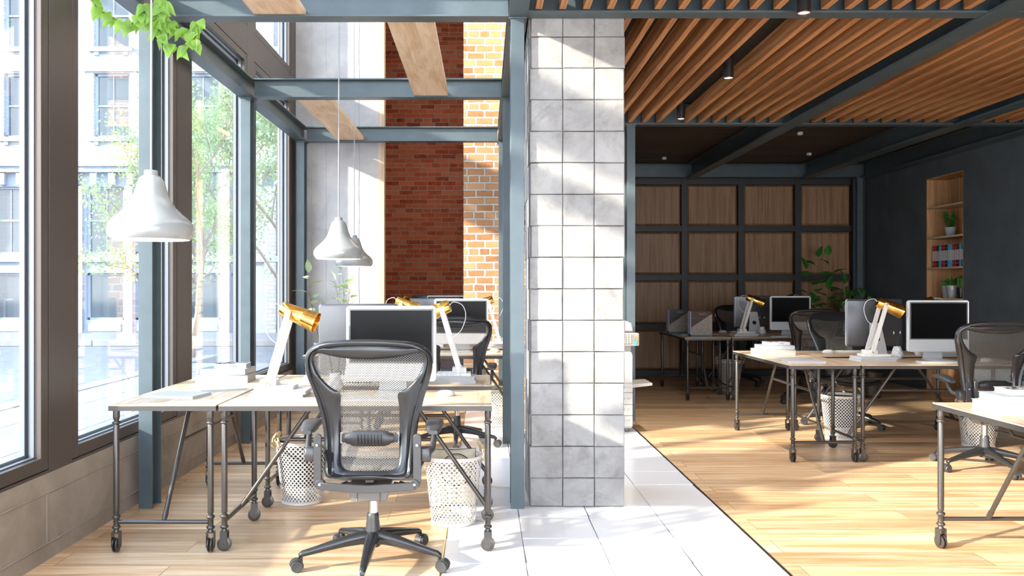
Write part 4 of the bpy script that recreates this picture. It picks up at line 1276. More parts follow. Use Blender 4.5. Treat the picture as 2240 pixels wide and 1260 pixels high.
def make_pillow():
    t = thing('cushion', None, 'cushion')
    m = MB(); N = 16; A = 0.135; B = 0.165
    top = []; 
    def P(i, j, s):
        u, v = 2*i/N-1, 2*j/N-1
        k = (1-u**4)*(1-v**4)
        x = u*A*(1-0.06*(1-v*v)*abs(u)); z = v*B*(1-0.06*(1-u*u)*abs(v))
        return (x, s*0.045*k**0.6 if k > 0 else 0, z)
    for s in (-1, 1):
        vs = [P(i, j, s) for j in range(N+1) for i in range(N+1)]
        m.add(vs, [(j*(N+1)+i, j*(N+1)+i+1, (j+1)*(N+1)+i+1, (j+1)*(N+1)+i) for j in range(N) for i in range(N)])
    m.obj('cover', PILLOW, t, smooth=80)
    m = MB()
    m.tube([(A*u, 0, B*v) for u, v in ((-1, -1), (-0.97, 0), (-1, 1), (0, 0.965), (1, 1), (0.97, 0), (1, -1), (0, -0.965), (-1, -1))], 0.0022, 6)
    m.obj('piping', INK, t)
    # printed wheel
    m = MB(); cx, cz, r = 0.015, 0.045, 0.090
    def Y(x, z):
        u, v = x/A, z/B; k = max((1-u**4)*(1-v**4), 0); return -0.045*k**0.6-0.0012
    def ring(r, w):
        m.tube([(cx+r*math.cos(2*PI*k/40), Y(cx+r*math.cos(2*PI*k/40), cz+r*math.sin(2*PI*k/40)), cz+r*math.sin(2*PI*k/40)) for k in range(41)], w, 4)
    ring(r, 0.0028); ring(r*0.9, 0.0008)
    for k in range(24):
        a = 2*PI*k/24; m.tube([(cx+f*r*math.cos(a), Y(cx+f*r*math.cos(a), cz+f*r*math.sin(a)), cz+f*r*math.sin(a)) for f in (0.08, 0.5, 0.9)], 0.0005, 4)
    m.obj('printed_wheel', INK, t)
    return t
CUSH = make_pillow()
def make_felt():
    t = thing('felt_box', None, 'box')
    m = MB(); m.lathe([(0.125, 0.0), (0.152, 0.26), (0.156, 0.262)], n=36, cap1=False)
    m.lathe([(0.149, 0.262), (0.149, 0.236)], n=36, cap0=False, cap1=True); m.obj('body', DARKFAB, t)
    m = MB(); 
    m.rbox(-0.10, 0.09, -0.08, 0.08, 0.2363, 0.262, 0.01); m.obj('folded_cloth', mat_cloth, t)
    return t
mat_cloth = mat('brown cloth', (0.22, 0.16, 0.12), 0.95)
FELT = make_felt()

# ================================================================== PENDANTS
EMITB = EMIT.copy(); EMITB.name = 'lit bulb'; EMITB.node_tree.nodes['Principled BSDF'].inputs['Emission Strength'].default_value = 18
def make_pendant():
    t = thing('pendant_lamp', None, 'pendant lamp', group='white bell shaped pendant lamps')
    prof = [(0.168, 0.0), (0.176, 0.010), (0.184, 0.025), (0.1865, 0.045), (0.184, 0.062), (0.176, 0.078), (0.160, 0.096), (0.138, 0.115), (0.117, 0.135), (0.098, 0.158), (0.083, 0.185), (0.072, 0.215), (0.063, 0.245), (0.055, 0.268), (0.045, 0.284), (0.034, 0.291), (0.030, 0.292)]
    prof = cr(prof, 3, False)
    m = MB(); m.lathe(prof, n=56, cap0=False, cap1=False)
    inner = [(max(r-0.004, 0.01), z) for r, z in reversed(prof) if z < 0.286]
    m.obj('shade', PENDW, t, smooth=60)
    m = MB(); m.lathe(inner + [(0.164, 0.0), (0.1679, -0.0004)], n=56, cap0=True, cap1=False); m.obj('inner_shade', PENDI, t, smooth=60)
    m = MB(); m.lathe([(0.030, 0.290), (0.030, 0.312), (0.028, 0.315), (0.006, 0.316)], n=32); m.obj('cap', PENDW, t, smooth=40)
    m = MB(); m.lathe([(0.018, 0.285), (0.018, 0.20), (0.012, 0.19)], n=16); m.obj('socket', PENDW, t); m = MB(); m.lathe([(0.012, 0.1895), (0.030, 0.16), (0.033, 0.135), (0.024, 0.11), (0.004, 0.10)], n=20)
    m.obj('bulb', EMITB, t)
    m = MB(); L_ = TOPZ-1.589
    m.tube([(0.0, 0, 0.316), (0.002, 0, 1.2), (-0.001, 0, 2.4), (0.001, 0, L_)], 0.0042, 8); m.obj('cord', CORD, t)
    return t
PEND = make_pendant()
for (x, y, w) in ((-1.515, 3.775, 'nearest and largest, at the left'), (-1.105, 6.29, 'middle one above the front desks'), (-1.319, 8.41, 'farthest, half hidden behind another')):
    place(PEND, (x, y, 1.589), 0, 'white bell shaped pendant lamp, ' + w)

# ================================================================== WORKSTATIONS
ST = {
 'L1': (-1.948, 4.30, 'the front window desks'),
 'L2': (-1.634, 7.46, 'the second window desks'),
 'L3': (-1.948, 10.98, 'the farthest desks by the red brick'),
 'R0': (2.37, 2.91, 'the desk cut by the right picture edge'),
 'R1': (2.395, 6.53, 'the middle right desks'),
 'R2': (2.44, 10.11, 'the rear desks'),
}
def P(s, x, y, z=0.0): return (ST[s][0]+x, ST[s][1]+y, z)
def W(s): return ST[s][2]
place(DL, P('L1', .279, .745), R(90), 'side desk with books against the windows, nearest the viewer', 'side desks')
place(DL, P('L2', .279, .745), R(90), 'side desk with potted plants behind the front window desks', 'side desks')
place(DL, P('R0', .279, .745), R(90), 'oak topped side desk cut by the right edge of the picture', 'side desks')
place(DL, P('R1', .279, .745), R(90), 'side desk with books at the left of the middle right desks', 'side desks')
place(DL, P('R2', .279, .745), R(90), 'dark side desk holding the magazine files near the wood panels', 'side desks')
for s in ('L1', 'L2', 'L3', 'R1', 'R2'):
    near = {'L1': 'behind the foreground chair', 'L2': 'behind the second window chair', 'L3': 'farthest away before red brick', 'R1': 'before the right edge chair', 'R2': 'among the rear desks'}[s]
    place(DM, P(s, 1.2785, .315), 0, 'oak topped work desk, near one of its pair, ' + near, 'work desks')
    far = {'L1': 'front window group', 'L2': 'second window group', 'L3': 'red brick wall group', 'R1': 'middle right group', 'R2': 'wood panel wall group'}[s]
    place(DM, P(s, 1.2785, 1.18), 0, 'oak topped work desk, far one of the pair in the ' + far, 'work desks')
# chairs
place(CHAIR, P('L1', 1.393, -.17), 0, 'graphite mesh office chair in the foreground seen from behind')
place(CHAIR, P('L2', 1.393, -.19), 0, 'graphite mesh office chair behind the front window desks, partly hidden by a lamp')
place(CHAIR, P('R1', 1.395, -.23), R(0), 'graphite mesh office chair cut by the right edge of the picture')
place(CHAIR, P('R1', 1.17, 1.72), R(184), 'mesh office chair facing the viewer behind the middle right desks')
place(CHAIR, P('R2', 1.44, -.21), R(-2), 'mesh office chair seen from behind at the rear desks, overlapped by another chair')
place(CHAIR, P('R2', 1.16, 1.72), R(172), 'black mesh office chair facing the viewer by the wood panel wall')
# monitors
for s, w in (('L1', 'above the foreground chair'), ('L2', 'above the second window chair'), ('L3', 'farthest, before the red brick'), ('R1', 'beside the right edge chair'), ('R2', 'at the rear desks by the wood panels')):
    place(MON, P(s, 1.413+(0.03 if s == 'R2' else 0), .46 if s[0] == 'L' else 0.44, DT), 0, 'monitor with black screen facing the viewer, ' + w)
    dx = {'L1': -0.03, 'L2': -0.03, 'L3': 0.0}.get(s, 0.02)
    place(MON, P(s, 1.16+dx, 1.12, DT), R(180), 'monitor turned away showing its back, ' + {'L1': 'left of the foreground screen', 'L2': 'behind the second window chair', 'L3': 'farthest, before the red brick', 'R1': 'behind the gold lamp on the middle right desks', 'R2': 'behind the gold lamp by the wood panels'}[s])
# keyboards, mice
for s in ('L1', 'L2', 'R1', 'R2'):
    w = {'L1': 'hidden behind the foreground chair', 'L2': 'behind the second window chair', 'R1': 'below the right hand monitor', 'R2': 'on the rear desks by the panels'}[s]
    place(KB, P(s, 1.33, .19, DT), 0, 'white keyboard on the near desk ' + w, 'white keyboards')
    place(KB, P(s, 1.16, 1.33, DT), 0, 'white keyboard on the far desk of ' + W(s), 'white keyboards')
    o = place(MOUSE, P(s, 1.73, .36 if s[0] == 'L' else .30, DT), R(-80), {'L1': 'white mouse right of the foreground chair back', 'L2': 'white mouse on the second window desk beside the steel column', 'R1': 'white mouse behind the right edge chair', 'R2': 'white mouse right of the screen on the rear desks'}[s])
    o = place(MOUSE, P(s, .80, 1.20, DT), R(80), {'L1': 'white mouse on the far desk behind the big lamp', 'L2': 'white mouse on the far desk of the second window group', 'R1': 'white mouse before the mesh chair facing the viewer', 'R2': 'white mouse behind the magazine files'}[s])
# lamps on books
for s in ('L1', 'L2', 'L3', 'R1', 'R2'):
    ex = 0.08 if s[0] == 'R' else 0.0
    who = {'L1': 'the big left lamp of the front window desks', 'L2': 'the left lamp of the second window desks', 'L3': 'the farthest left lamp', 'R1': 'the lamp on the middle right desks', 'R2': 'the lamp at the rear desks'}[s]
    z = DT
    if s != 'L3':
        place(BK_FLAT, P(s, .80+ex*0.4, .38, z), 0, 'white book, lower of two, under ' + who, 'white books under lamps')
        place(BK_FLAT, P(s, .81+ex*0.4, .385, z+0.0192), R(1.5), 'white book, upper of two, under ' + who, 'white books under lamps')
    place(LAMP, P(s, .735+ex, .40, z+0.0386), 0, 'desk lamp with tilted gold shade pointing right, ' + {'L1': 'big one left of the foreground chair', 'L2': 'behind the foreground screen', 'L3': 'farthest, before the red brick wall', 'R1': 'on the middle right desks', 'R2': 'at the rear desks beside the files'}[s])
    if s == 'L3': continue
    place(BK_FLAT, P(s, 1.745, 1.06, z), 0, 'white book, lower of two, under the left pointing lamp on ' + W(s), 'white books under lamps')
    place(BK_FLAT, P(s, 1.74, 1.065, z+0.0192), R(-1.5), 'white book, upper of two, under the left pointing lamp on ' + W(s), 'white books under lamps')
    place(LAMP, P(s, 1.785, 1.10, z+0.0386), R(180), 'desk lamp with gold shade pointing left, ' + {'L1': 'in front of the second window chair', 'L2': 'small one beside the orange brick', 'R1': 'peeking over the right hand monitor', 'R2': 'peeking over the rear screen'}[s])
    place(VASE, P(s, 1.075+ex*0.6, .555, z), R(10), 'white faceted pencil pot ' + {'L1': 'behind the foreground chair back', 'L2': 'on the second window desks', 'R1': 'between the gold lamp and the right monitor', 'R2': 'right of the gold lamp at the rear desks'}[s], 'white faceted pencil pots')
    for k, (dx, a, b) in enumerate(((-0.012, -9, 4), (0.012, 7, -3))):
        p = P(s, 1.075+ex*0.6+dx, .555, z+0.0856)
        o = place(PENCIL, p, 0, ('left leaning' if k == 0 else 'right leaning') + ' black pencil in the white pot ' + {'L1': 'behind the foreground chair', 'L2': 'on the second window desks', 'R1': 'on the middle right desks', 'R2': 'at the rear desks'}[s], 'black pencils with white tips')
        o.rotation_euler = (R(b), R(a), 0)
place(VASE, P('R1', 1.51, .93, DT), R(25), 'white faceted pot low behind the left corner of the right monitor', 'white faceted pencil pots')
# lamp cables lying on the desk
for s in ('L1', 'R1', 'R2'):
    x, y, z = P(s, .70, .40, DT); f = 1 if s[0] == 'R' else -1
# side desk books
def stack(s, x, y, who):
    place(BK_BIG, P(s, x, y, DT), R(2), 'thick cream linen book at the bottom of the stack ' + who, 'stacked books')
    place(BK_MID, P(s, x+.012, y-.004, DT+.0532), R(-3), 'pale blue grey book with white lettering in the stack ' + who, 'stacked books')
    place(BK_TOP, P(s, x+.035, y+.02, DT+.0894), R(3), 'small white book with black printed pattern on top, ' + who, 'stacked books')
stack('L1', .27, 1.105, 'on the window side desk')
stack('R1', .225, 1.03, 'on the middle right side desk')
stack('R0', .235, 1.14, 'at the right picture edge')
for s, w in (('L1', 'the window side desk'), ('R1', 'the middle right side desk')):
    place(BK_FLAT2 if s == 'L1' else BK_FLAT2, P(s, .235 if s == 'L1' else .20, .34 if s == 'L1' else .24, DT), R(80 if s == 'L1' else 84), 'flat white book nearest the front edge of ' + w, 'flat white books')
    place(NOTE, P(s, .375 if s == 'L1' else .24, .66 if s == 'L1' else .56, DT), R(28 if s == 'L1' else 20), 'white notebook lying open behind the flat book on ' + w, 'white notebooks')
place(NOTE, P('L1', .97, .13, DT), R(4), 'white notebook left of the foreground chair on the front desk', 'white notebooks')
place(NOTE, P('R1', 1.0, 1.33, DT), R(4), 'white notebook before the chair facing the viewer', 'white notebooks')
place(NOTE, P('R2', .20, .62, DT), R(4), 'white notebook between the two groups of magazine files', 'white notebooks')
# baskets
def bask(s, x, y, w, fill, wf):
    place(BASK, P(s, x, y), R(rnd.uniform(-20, 20)) + (R(20) if s == 'L1' else 0), 'white punched metal basket with rope handles ' + w, 'white punched baskets')
    if fill == 'c':
        o = place(CUSH, P(s, x, y-.01, .262), 0, 'cream cushion with printed wheel stuffed in the basket ' + wf, 'cushions in baskets')
        o.rotation_euler = (R(-10), 0, R(8))
    else: place(FELT, P(s, x, y, .112), R(20), 'dark felt box sitting inside the basket ' + wf, 'felt boxes in baskets')
bask('L1', .775, 1.05, 'left of the foreground chair', 'f', 'left of the foreground chair')
bask('L1', 1.765, .575, 'right of the foreground chair', 'c', 'right of the foreground chair')
bask('L2', 1.775, .62, 'behind the steel column on the white tiles', 'c', 'behind the steel column')
bask('R1', .855, 1.06, 'under the middle right desks', 'f', 'under the middle right desks')
bask('R1', 1.89, .68, 'behind the right edge chair base', 'c', 'behind the right edge chair')
bask('R2', .84, 1.03, 'under the rear desks below the gold lamp', 'f', 'under the rear desks')
bask('R2', 1.93, .80, 'half hidden right of the rear chair base', 'f', 'right of the rear chair')
wb = make_basket(BASKD, 'wire_basket', 0.118, 0.100, 0.31, False)
wb.location = (4.86, 10.42, 0); tag(wb, 'small brown wire mesh basket on the floor before the dark wall', 'waste basket')
# magazine files on the rear side desk
def make_holder():
    t = thing('magazine_file', None, 'magazine file', group='speckled magazine files')
    L_, Wd, Hh = 0.265, 0.070, 0.285
    m = MB()
    for s in (-1, 1):
        y0, y1 = (Wd/2-0.004, Wd/2) if s > 0 else (-Wd/2, -Wd/2+0.004)
        m.prism([(-L_/2, 0.02), (L_/2, 0.02), (L_/2, Hh), (-L_/2, 0.11)], 'y', y0, y1)
    m.box(L_/2-0.004, L_/2, -Wd/2+0.004, Wd/2-0.004, 0.02, Hh); m.box(-L_/2, -L_/2+0.004, -Wd/2+0.004, Wd/2-0.004, 0.02, 0.11)
    m.obj('body', SPECK, t, smooth=0)
    MB().box(-L_/2-0.0005, L_/2+0.0005, -Wd/2-0.0005, Wd/2+0.0005, 0.0, 0.0199).obj('base_edge', TEAL, t, smooth=0)
    return t
HOLD = make_holder()
def make_folder(body, name='folder'):
    t = thing(name, None, 'folder')
    L_, Hh = 0.262, 0.295
    m = MB(); m.box(-L_/2, L_/2-0.012, -0.012, 0.012, 0, Hh); m.obj('cover', body, t, bevel=0.001)
    m = MB(); m.box(-L_/2-0.003, -L_/2-0.0002, -0.0085, 0.0085, 0.004, Hh-0.002); m.obj('spine_label', COVERW, t, smooth=0)
    m = MB(); m.box(-L_/2-0.0025, -L_/2+0.006, 0.0121, 0.0145, 0.004, Hh-0.002); m.box(-L_/2-0.0025, -L_/2+0.006, -0.0145, -0.0121, 0.004, Hh-0.002); m.obj('page_edge', LILAC, t, smooth=0)
    m = MB(); m.box(-L_/2+0.02, L_/2-0.03, -0.0128, -0.0121, 0.205, 0.2062)
    x0, x1, z0, z1 = -0.03, 0.07, 0.245, 0.272
    for a, b, c, d in ((x0, x1, z0, z0+0.001), (x0, x1, z1-0.001, z1), (x0, x0+0.001, z0, z1), (x1-0.001, x1, z0, z1)): m.box(a, b, -0.0128, -0.0121, c, d)
    m.obj('printed_lines', GOLDP, t, smooth=0)
    text_mesh('printed_title', 'brownson', 0.017, COVERW, t, facing((0.02, -0.0124, 0.2585)))
    return t
FOLB = make_folder(BROWNF); FOLN = make_folder(NAVYF)
for gi, (gx, gy, fol, ww) in enumerate(((.275, .32, FOLB, 'near pair'), (.175, 1.10, FOLN, 'far pair'))):
    for k in range(2):
        y = gy + k*0.085
        place(HOLD, P('R2', gx, y, DT), 0, 'speckled magazine file with teal base, %s one of the %s' % (('front', 'rear')[k], ww))
        for j in range(2):
            o = place(fol if j == 0 else fol, P('R2', gx-0.006, y-0.014+j*0.0295, DT+0.0205), 0, '%s folder, %s in the %s magazine file of the %s' % (('dark brown', 'black')[gi], ('front', 'back')[j], ('front', 'rear')[k], ww), 'folders in the magazine files')

# ================================================================== PRINTER
pt = thing('office_printer', 'white office printer half hidden behind the stone column', 'printer', (1.10, 8.20, 0))
w = 0.305
MB().rbox(-w, w, -0.30, 0.28, 0.035, 0.66, 0.012).obj('body', WHITEP, pt, smooth=30)
m = MB()
for z0, z1 in ((0.055, 0.155), (0.160, 0.262), (0.267, 0.375), (0.380, 0.468)): m.rbox(-w+0.002, w-0.001, -0.318, -0.3005, z0, z1, 0.003)
m.obj('drawer_front', WHITEP, pt)
m = MB()
for z in (0.115, 0.218, 0.322, 0.428): m.box(w-0.105, w-0.072, -0.3195, -0.3182, z-0.014, z+0.014)
m.obj('drawer_handle', GREYM, pt)
for z, s in ((0.115, 'A4'), (0.218, 'A3'), (0.322, 'A4'), (0.428, 'General')):
    text_mesh('drawer_text', s, 0.024 if len(s) < 3 else 0.014, INKGR, pt, facing((w-0.040, -0.3188, z)))
m = MB(); m.prism([(-w, 0.47), (w-0.003, 0.47), (w-0.001, 0.73), (w-0.012, 0.762), (w-0.03, 0.770), (-w, 0.770)], 'y', -0.330, -0.3005); m.obj('front_cover', WHITEP, pt, bevel=0.006)
MB().rbox(-w+0.02, w-0.005, -0.26, 0.27, 0.6605, 0.88, 0.01).obj('upper_body', WHITEP, pt)
m = MB(); m.T = Matrix.Translation((0, -0.30, 0.883)) @ Matrix.Rotation(R(0), 4, 'X')
m.rbox(-0.12, w+0.052, -0.075, 0.06, -0.058, 0.060, 0.010); m.obj('control_panel', WHITEP, pt)
m = MB(); m.box(-0.10, w+0.043, -0.3765, -0.3752, 0.835, 0.932); m.obj('panel_face', mat('taupe panel face', (0.24, 0.205, 0.16), 0.5), pt, smooth=0)
m = MB()
for r in range(4):
    for c in range(3):
        if r == 3 and c != 1: continue
        m.cyl((w-0.085+0.026*c-0.0, -0.3785, 0.918-0.0205*r), 0.009, 0.004, 'y', 12, 0)
for c in range(2): m.cyl((w-0.085+0.052*c, -0.3785, 0.918-0.0205*3+0.004), 0.009, 0.004, 'y', 12, 0)
m.cyl((w+0.012, -0.3785, 0.852), 0.0165, 0.004, 'y', 20, 1); m.cyl((w+0.006, -0.3785, 0.883), 0.009, 0.004, 'y', 16, 1); m.cyl((w+0.034, -0.3785, 0.866), 0.009, 0.004, 'y', 16, 2); m.box(w+0.010, w+0.036, -0.3785, -0.3766, 0.915, 0.924, 3)
m.obj('buttons', [WHITEP, mat('cyan button', (0.03, 0.45, 0.62), 0.4), mat('red button', (0.75, 0.12, 0.06), 0.4), mat('yellow button', (0.70, 0.62, 0.05), 0.4)], pt)
m = MB(); m.prism([(-w+0.02, 0.955), (w+0.01, 0.955), (w-0.002, 1.035), (w-0.05, 1.055), (-w+0.03, 1.055)], 'y', -0.30, 0.25); m.obj('document_feeder', WHITEP, pt, bevel=0.012)
MB().rbox(-w+0.015, w-0.001, -0.27, 0.27, 0.8805, 0.9545, 0.01).obj('scanner_lid', WHITEP, pt)
m = MB(); m.prism([(w+0.0005, 0.415), (w+0.20, 0.438), (w+0.20, 0.462), (w+0.0005, 0.450)], 'y', -0.26, 0.10); m.obj('side_tray', mat('grey white tray', (0.5, 0.48, 0.46), 0.5), pt, bevel=0.004)
m = MB()
for sx in (-1, 1):
    for sy in (-1, 1): m.cyl((sx*(w-0.05), sy*0.22-0.02, 0.0175), 0.0175, 0.025, 'x', 16)
m.obj('caster', GREYM, pt)

# ================================================================== BOOKCASE CONTENTS
def pot_obj(r0, r1, h, m_, parent, soil=True):
    m = MB(); m.lathe([(r0*0.96, 0), (r0, 0.004), (r1, h-0.004), (r1*0.98, h)], n=28, cap1=False); m.lathe([(r1*0.98, h), (r1*0.88, h-0.002), (r1*0.84, h*0.9)], n=28, cap0=False, cap1=True)
    return m.obj('pot', m_, parent, smooth=40)
XS = 6.02
def niche_plant(name, label, y, z, potargs, x=XS):
    t = thing(name, label, 'potted plant', (x, y, z)); pot_obj(*potargs, t); return t
t = niche_plant('potted_shrub', 'small leafy shrub in a grey concrete pot on the second shelf', 10.74, 2.0402, (0.052, 0.072, 0.115, CONCP))
r = random.Random(2); f = MB(); st = MB()
for a, lean, L_ in ((2.4, 0.9, 0.30), (0.3, 0.15, 0.34), (-0.8, 0.25, 0.36), (1.4, 0.3, 0.30), (3.3, 0.35, 0.30), (-2.2, 0.3, 0.26)):
    d = Vector((-0.2*math.cos(a), math.sin(a)*lean*1.1, 1 if lean < 0.6 else 0.45)).normalized(); p = Vector((0, 0, 0.10)); pts = [p.copy()]
    for i in range(12):
        d = (d + rv(r, 0.09)).normalized(); p = p + d*L_*0.62/12; pts.append(p.copy())
        for q in range(5): leaf(f, p, rv(r)+d*0.6, rv(r)+Vector((0,0,1)), r.uniform(0.026, 0.042), 0.022, 0.2)
    st.tube(pts, 0.002, 5)
f.obj('foliage', LEAFD, t, smooth=0); st.obj('stem', STEMB, t)
def cactus(parent, r0, h, z, ribs=12, ball=False, y=0, m_=CACTUS):
    m = MB(); rings = []
    N = ribs*4
    for i in range(15):
        f_ = i/14
        rr_ = r0*math.sin(PI*(0.12+0.88*f_)) if ball else r0*(0.9+0.1*math.sin(PI*f_))*math.sqrt(max(1-max(0, (f_-0.7)/0.3)**2, 0.0004))
        rings.append([(rr_*(1+0.10*math.cos(ribs*2*PI*k/N))*math.cos(2*PI*k/N), y+rr_*(1+0.10*math.cos(ribs*2*PI*k/N))*math.sin(2*PI*k/N), z+h*f_) for k in range(N)])
    m.loft(rings)
    for i in range(2, 13, 2):
        for k in range(0, N, 4):
            p = Vector(rings[i][k]); d = (p-Vector((0, y, p.z))).normalized()*0.008
            m.tube([p, p+d+Vector((0,0,0.003))], 0.0006, 3, mi=1)
    return m.obj('cactus', [m_, SHELFW], parent, smooth=60)
t = niche_plant('potted_cactus', 'round green cactus in a terracotta pot on the second shelf', 10.37, 2.0402, (0.052, 0.066, 0.10, TERRA)); cactus(t, 0.046, 0.15, 0.085)
t = niche_plant('potted_cactus', 'ball cactus in a grey concrete pot on the fourth shelf', 10.80, 1.2402, (0.058, 0.072, 0.16, CONCP)); cactus(t, 0.072, 0.11, 0.14, 16, True)
t = niche_plant('potted_agave', 'spiky green agave in a white pot on the fourth shelf', 10.62, 1.2402, (0.054, 0.076, 0.165, PENDW), 5.975)
f = MB(); r = random.Random(6)
for k in range(16):
    a = 2*PI*k/16+r.uniform(-.2, .2); up = 0.5+1.6*r.random() if k % 3 else 3.0
    leaf(f, Vector((0.012*math.cos(a), 0.012*math.sin(a), 0.145)), Vector((math.cos(a), math.sin(a), up)), Vector((-math.cos(a)*up, -math.sin(a)*up, 1)), r.uniform(0.10, 0.17), 0.028, 0.15, fold=0.5)
f.obj('foliage', LEAFD, t, smooth=0)
t = niche_plant('potted_cactus', 'tall cactus in a black pot on the fourth shelf', 10.42, 1.2402, (0.050, 0.064, 0.135, BLACKP), 5.985); cactus(t, 0.050, 0.17, 0.12, 10, False, m_=LEAFD)
seq = 'rkrkbkrkbbrkbk'
bc = {'r': (mat('crimson binder', (0.34, 0.015, 0.025), 0.45), 'dark red'), 'k': (mat('black binder', (0.012, 0.012, 0.014), 0.45), 'black'), 'b': (mat('sky blue binder', (0.05, 0.42, 0.75), 0.45), 'sky blue')}
bp = {}
yb = 11.045
order = ['r', 'r', 'k', 'b', 'r', 'r', 'k', 'b', 'b', 'r', 'r', 'k', 'b', 'k']
cnt = {'r': 0, 'k': 0, 'b': 0}
nth = ('first', 'second', 'third', 'fourth', 'fifth', 'sixth')
for c in order:
    wd = 0.052
    yb -= wd
    if yb < 10.27: break
    if c not in bp:
        b = thing('ring_binder', None, 'binder'); MB().box(0, 0.20, -0.0255, 0.0255, 0, 0.285).obj('cover', bc[c][0], b, bevel=0.0015)
        MB().box(-0.001, 0, -0.021, 0.021, 0.085, 0.215).obj('spine_label', COVERW, b, smooth=0)
        m = MB(); m.cyl((-0.001, 0, 0.045), 0.009, 0.003, 'x', 16); m.cyl((-0.001, 0, 0.25), 0.006, 0.003, 'x', 16); m.obj('finger_ring', CHROME, b)
        bp[c] = b
    place(bp[c], (5.95, yb+wd/2, 1.6403), 0, '%s ring binder with white label, %s of its colour from the left' % (bc[c][1], nth[cnt[c]]), 'ring binders on the third shelf')
    cnt[c] += 1

# ================================================================== PLANTS
def stem_plant(name, label, loc, stems, seed, leafm, lsize, potr, poth, potm, lw=0.5, droop=0.35, nl=9, cat='potted plant'):
    t = thing(name, label, cat, loc); r = random.Random(seed)
    pot_obj(potr*0.8, potr, poth, potm, t)
    st = MB(); f = MB()
    for (dx, dy, h, bend) in stems:
        base = Vector((dx*0.12*potr/0.1, dy*0.12*potr/0.1, poth*0.88)); top = Vector((dx, dy, h)); mid = (base+top)/2 + Vector((bend, 0, 0.04*h))
        pts = cr([tuple(base), tuple(base*0.6+mid*0.4), tuple(mid), tuple((mid+top)/2+Vector((bend*0.4, 0, 0))), tuple(top)], 5, False)
        pts = [Vector(p) for p in pts]; st.tube(pts, [0.0045*(1-0.7*i/len(pts)) for i in range(len(pts))], 6)
        n = len(pts)
        for i in range(nl):
            k = int(n*(0.30+0.70*i/(nl-0.999))); k = min(k, n-1)
            p = pts[k]; d = (pts[min(k+1, n-1)]-pts[max(k-1, 0)]).normalized()
            a = i*2.4+r.uniform(-.4, .4)
            out = Vector((math.cos(a), math.sin(a)*0.8, 0.45+0.3*r.random()))
            if i == nl-1: out = d
            o2 = p + out.normalized()*lsize*0.25
            st.tube([p, o2], 0.0014, 4)
            leaf(f, o2, out, Vector((0, 0, 1)) + rv(r, 0.4) - out*0.2, lsize*r.uniform(0.8, 1.15), lsize*lw, droop)
    st.obj('stem', STEMB, t); f.obj('foliage', leafm, t, smooth=60)
    return t
stem_plant('potted_plant', 'pale leaved potted plant behind the big gold lamp', P('L2', .12, .22, DT), ((-0.11, 0, 0.72, -0.02), (-0.02, 0.04, 0.30, 0.0), (0.06, -0.02, 0.34, 0.02)), 3, LEAFP, 0.125, 0.065, 0.10, PENDW, nl=8)
stem_plant('potted_plant', 'pale leaved potted plant below the pendant lamps', P('L2', .145, 1.29, DT), ((-0.02, 0, 0.81, 0.02), (0.07, 0.03, 0.60, 0.0), (-0.08, 0, 0.66, 0)), 9, LEAFP, 0.125, 0.065, 0.10, PENDW, nl=9)
stem_plant('floor_plant', 'big deep green leafy plant before the wood panels', (4.97, 12.25, 0), ((-0.05, 0, 1.78, -0.03), (0.10, 0, 1.80, 0.05), (-0.22, 0, 1.60, 0), (0.33, 0, 1.38, 0.06), (0.42, 0.05, 1.15, 0.05), (0.05, -0.1, 1.30, 0), (-0.12, -0.05, 1.10, 0), (0.24, -0.1, 1.02, 0)), 4, LEAFD, 0.20, 0.16, 0.42, CONCP, lw=0.62, nl=8)
t = thing('tall_planter', 'tall white faceted planter behind the middle right desks', 'planter', (5.46, 12.35, 0))
m = MB(); n = 6; lv = [(0.13, 0, 0), (0.15, 0.5, 0.5), (0.13, 0.8, 0), (0.17, 1.06, 0.5), (0.15, 1.17, 0)]
P_ = [[(r_*math.cos(2*PI*(k+o)/n), r_*math.sin(2*PI*(k+o)/n), z) for k in range(n)] for r_, z, o in lv]
vs = [p for q in P_ for p in q]; fs = [tuple(reversed(range(n))), tuple(range(4*n, 5*n))]
for i in range(4):
    for k in range(n):
        a, b = i*n+k, i*n+(k+1) % n; c, d = a+n, (i+1)*n+(k+1) % n
        fs += [(a, b, c), (b, d, c)] if lv[i][2] == 0 else [(a, b, d), (a, d, c)]
m.add(vs, fs); m.obj('body', WHITEP, t, smooth=0)
f = MB(); st = MB(); r = random.Random(12)
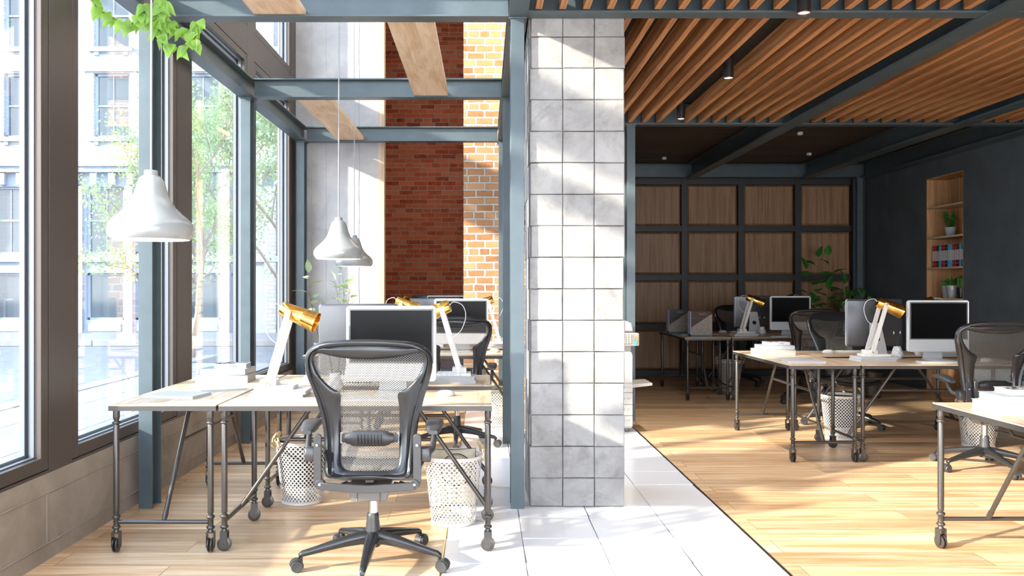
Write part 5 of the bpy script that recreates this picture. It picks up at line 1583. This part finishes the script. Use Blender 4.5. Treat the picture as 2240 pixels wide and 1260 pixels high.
for dx, dy, h in ((0.05, -0.3, 1.36), (-0.2, -0.2, 1.32), (0.2, -0.1, 1.28), (-0.1, 0.1, 1.38)):
    pts = cr([(0, 0, 1.16), (dx*0.4, dy*0.4, h), (dx, dy, h-0.02), (dx*1.4, dy*1.4, h-0.14)], 5, False); st.tube(pts, 0.003, 5)
    for p in pts[4::3]: leaf(f, Vector(p), Vector((dx, dy, -0.2))+rv(r, 0.3), Vector((0, 0, 1)), 0.13, 0.05, 0.4)
st.obj('stem', STEMB, t); f.obj('foliage', LEAFD, t, smooth=60)
# trailing vine from a pot standing on the long window beam
t = thing('trailing_vine', 'bright green trailing vine hanging over the steel beam at top left', 'hanging plant', (-2.08, 4.62, 3.2205))
pot_obj(0.07, 0.09, 0.14, PENDW, t)
f = MB(); st = MB(); r = random.Random(5)
def wp_(px, py, y): return Vector(((px-1060)/1818*y+2.08, y-4.62, H-(py-630)/1818*y-3.2205))
vines = [[(345, -60, 4.62), (325, 5, 4.55), (312, 28, 4.5), (300, 45, 4.5), (285, 52, 4.5), (262, 48, 4.5), (240, 35, 4.5), (215, 20, 4.5), (200, -5, 4.5)],
         [(345, -60, 4.62), (335, 10, 4.5), (340, 45, 4.5), (350, 70, 4.5), (365, 92, 4.5), (385, 103, 4.5), (410, 98, 4.5), (425, 86, 4.5), (428, 72, 4.5)],
         [(350, -60, 4.62), (350, 10, 4.55), (365, 45, 4.55), (385, 58, 4.55), (405, 66, 4.55), (425, 60, 4.55), (440, 48, 4.55)],
         [(345, -60, 4.62), (330, -5, 4.5), (318, 20, 4.5), (312, 35, 4.5)], [(345, -60, 4.62), (352, -10, 4.5), (356, 12, 4.5), (350, 30, 4.5)]]
for vi, v in enumerate(vines):
    pts = [Vector(p) for p in cr([tuple(wp_(*q)) for q in v], 6, False)]
    pts[0] = Vector((0.0, 0.0, 0.13)); 
    st.tube(pts, 0.0025, 5)
    for i in range(8, len(pts), 2 if vi < 2 else 1):
        for q in range(1 if i > 18 else 2):
            d = Vector((r.uniform(-.8, .8), r.uniform(-.7, .1), -0.75))
            leaf(f, pts[i]+rv(r, 0.015), d, Vector((r.uniform(-.5, .5), -1, 0.5)), r.uniform(0.055, 0.085), 0.052, 0.35, heart=True)
st.obj('stem', STEMB, t); f.obj('foliage', LEAFG, t, smooth=60)
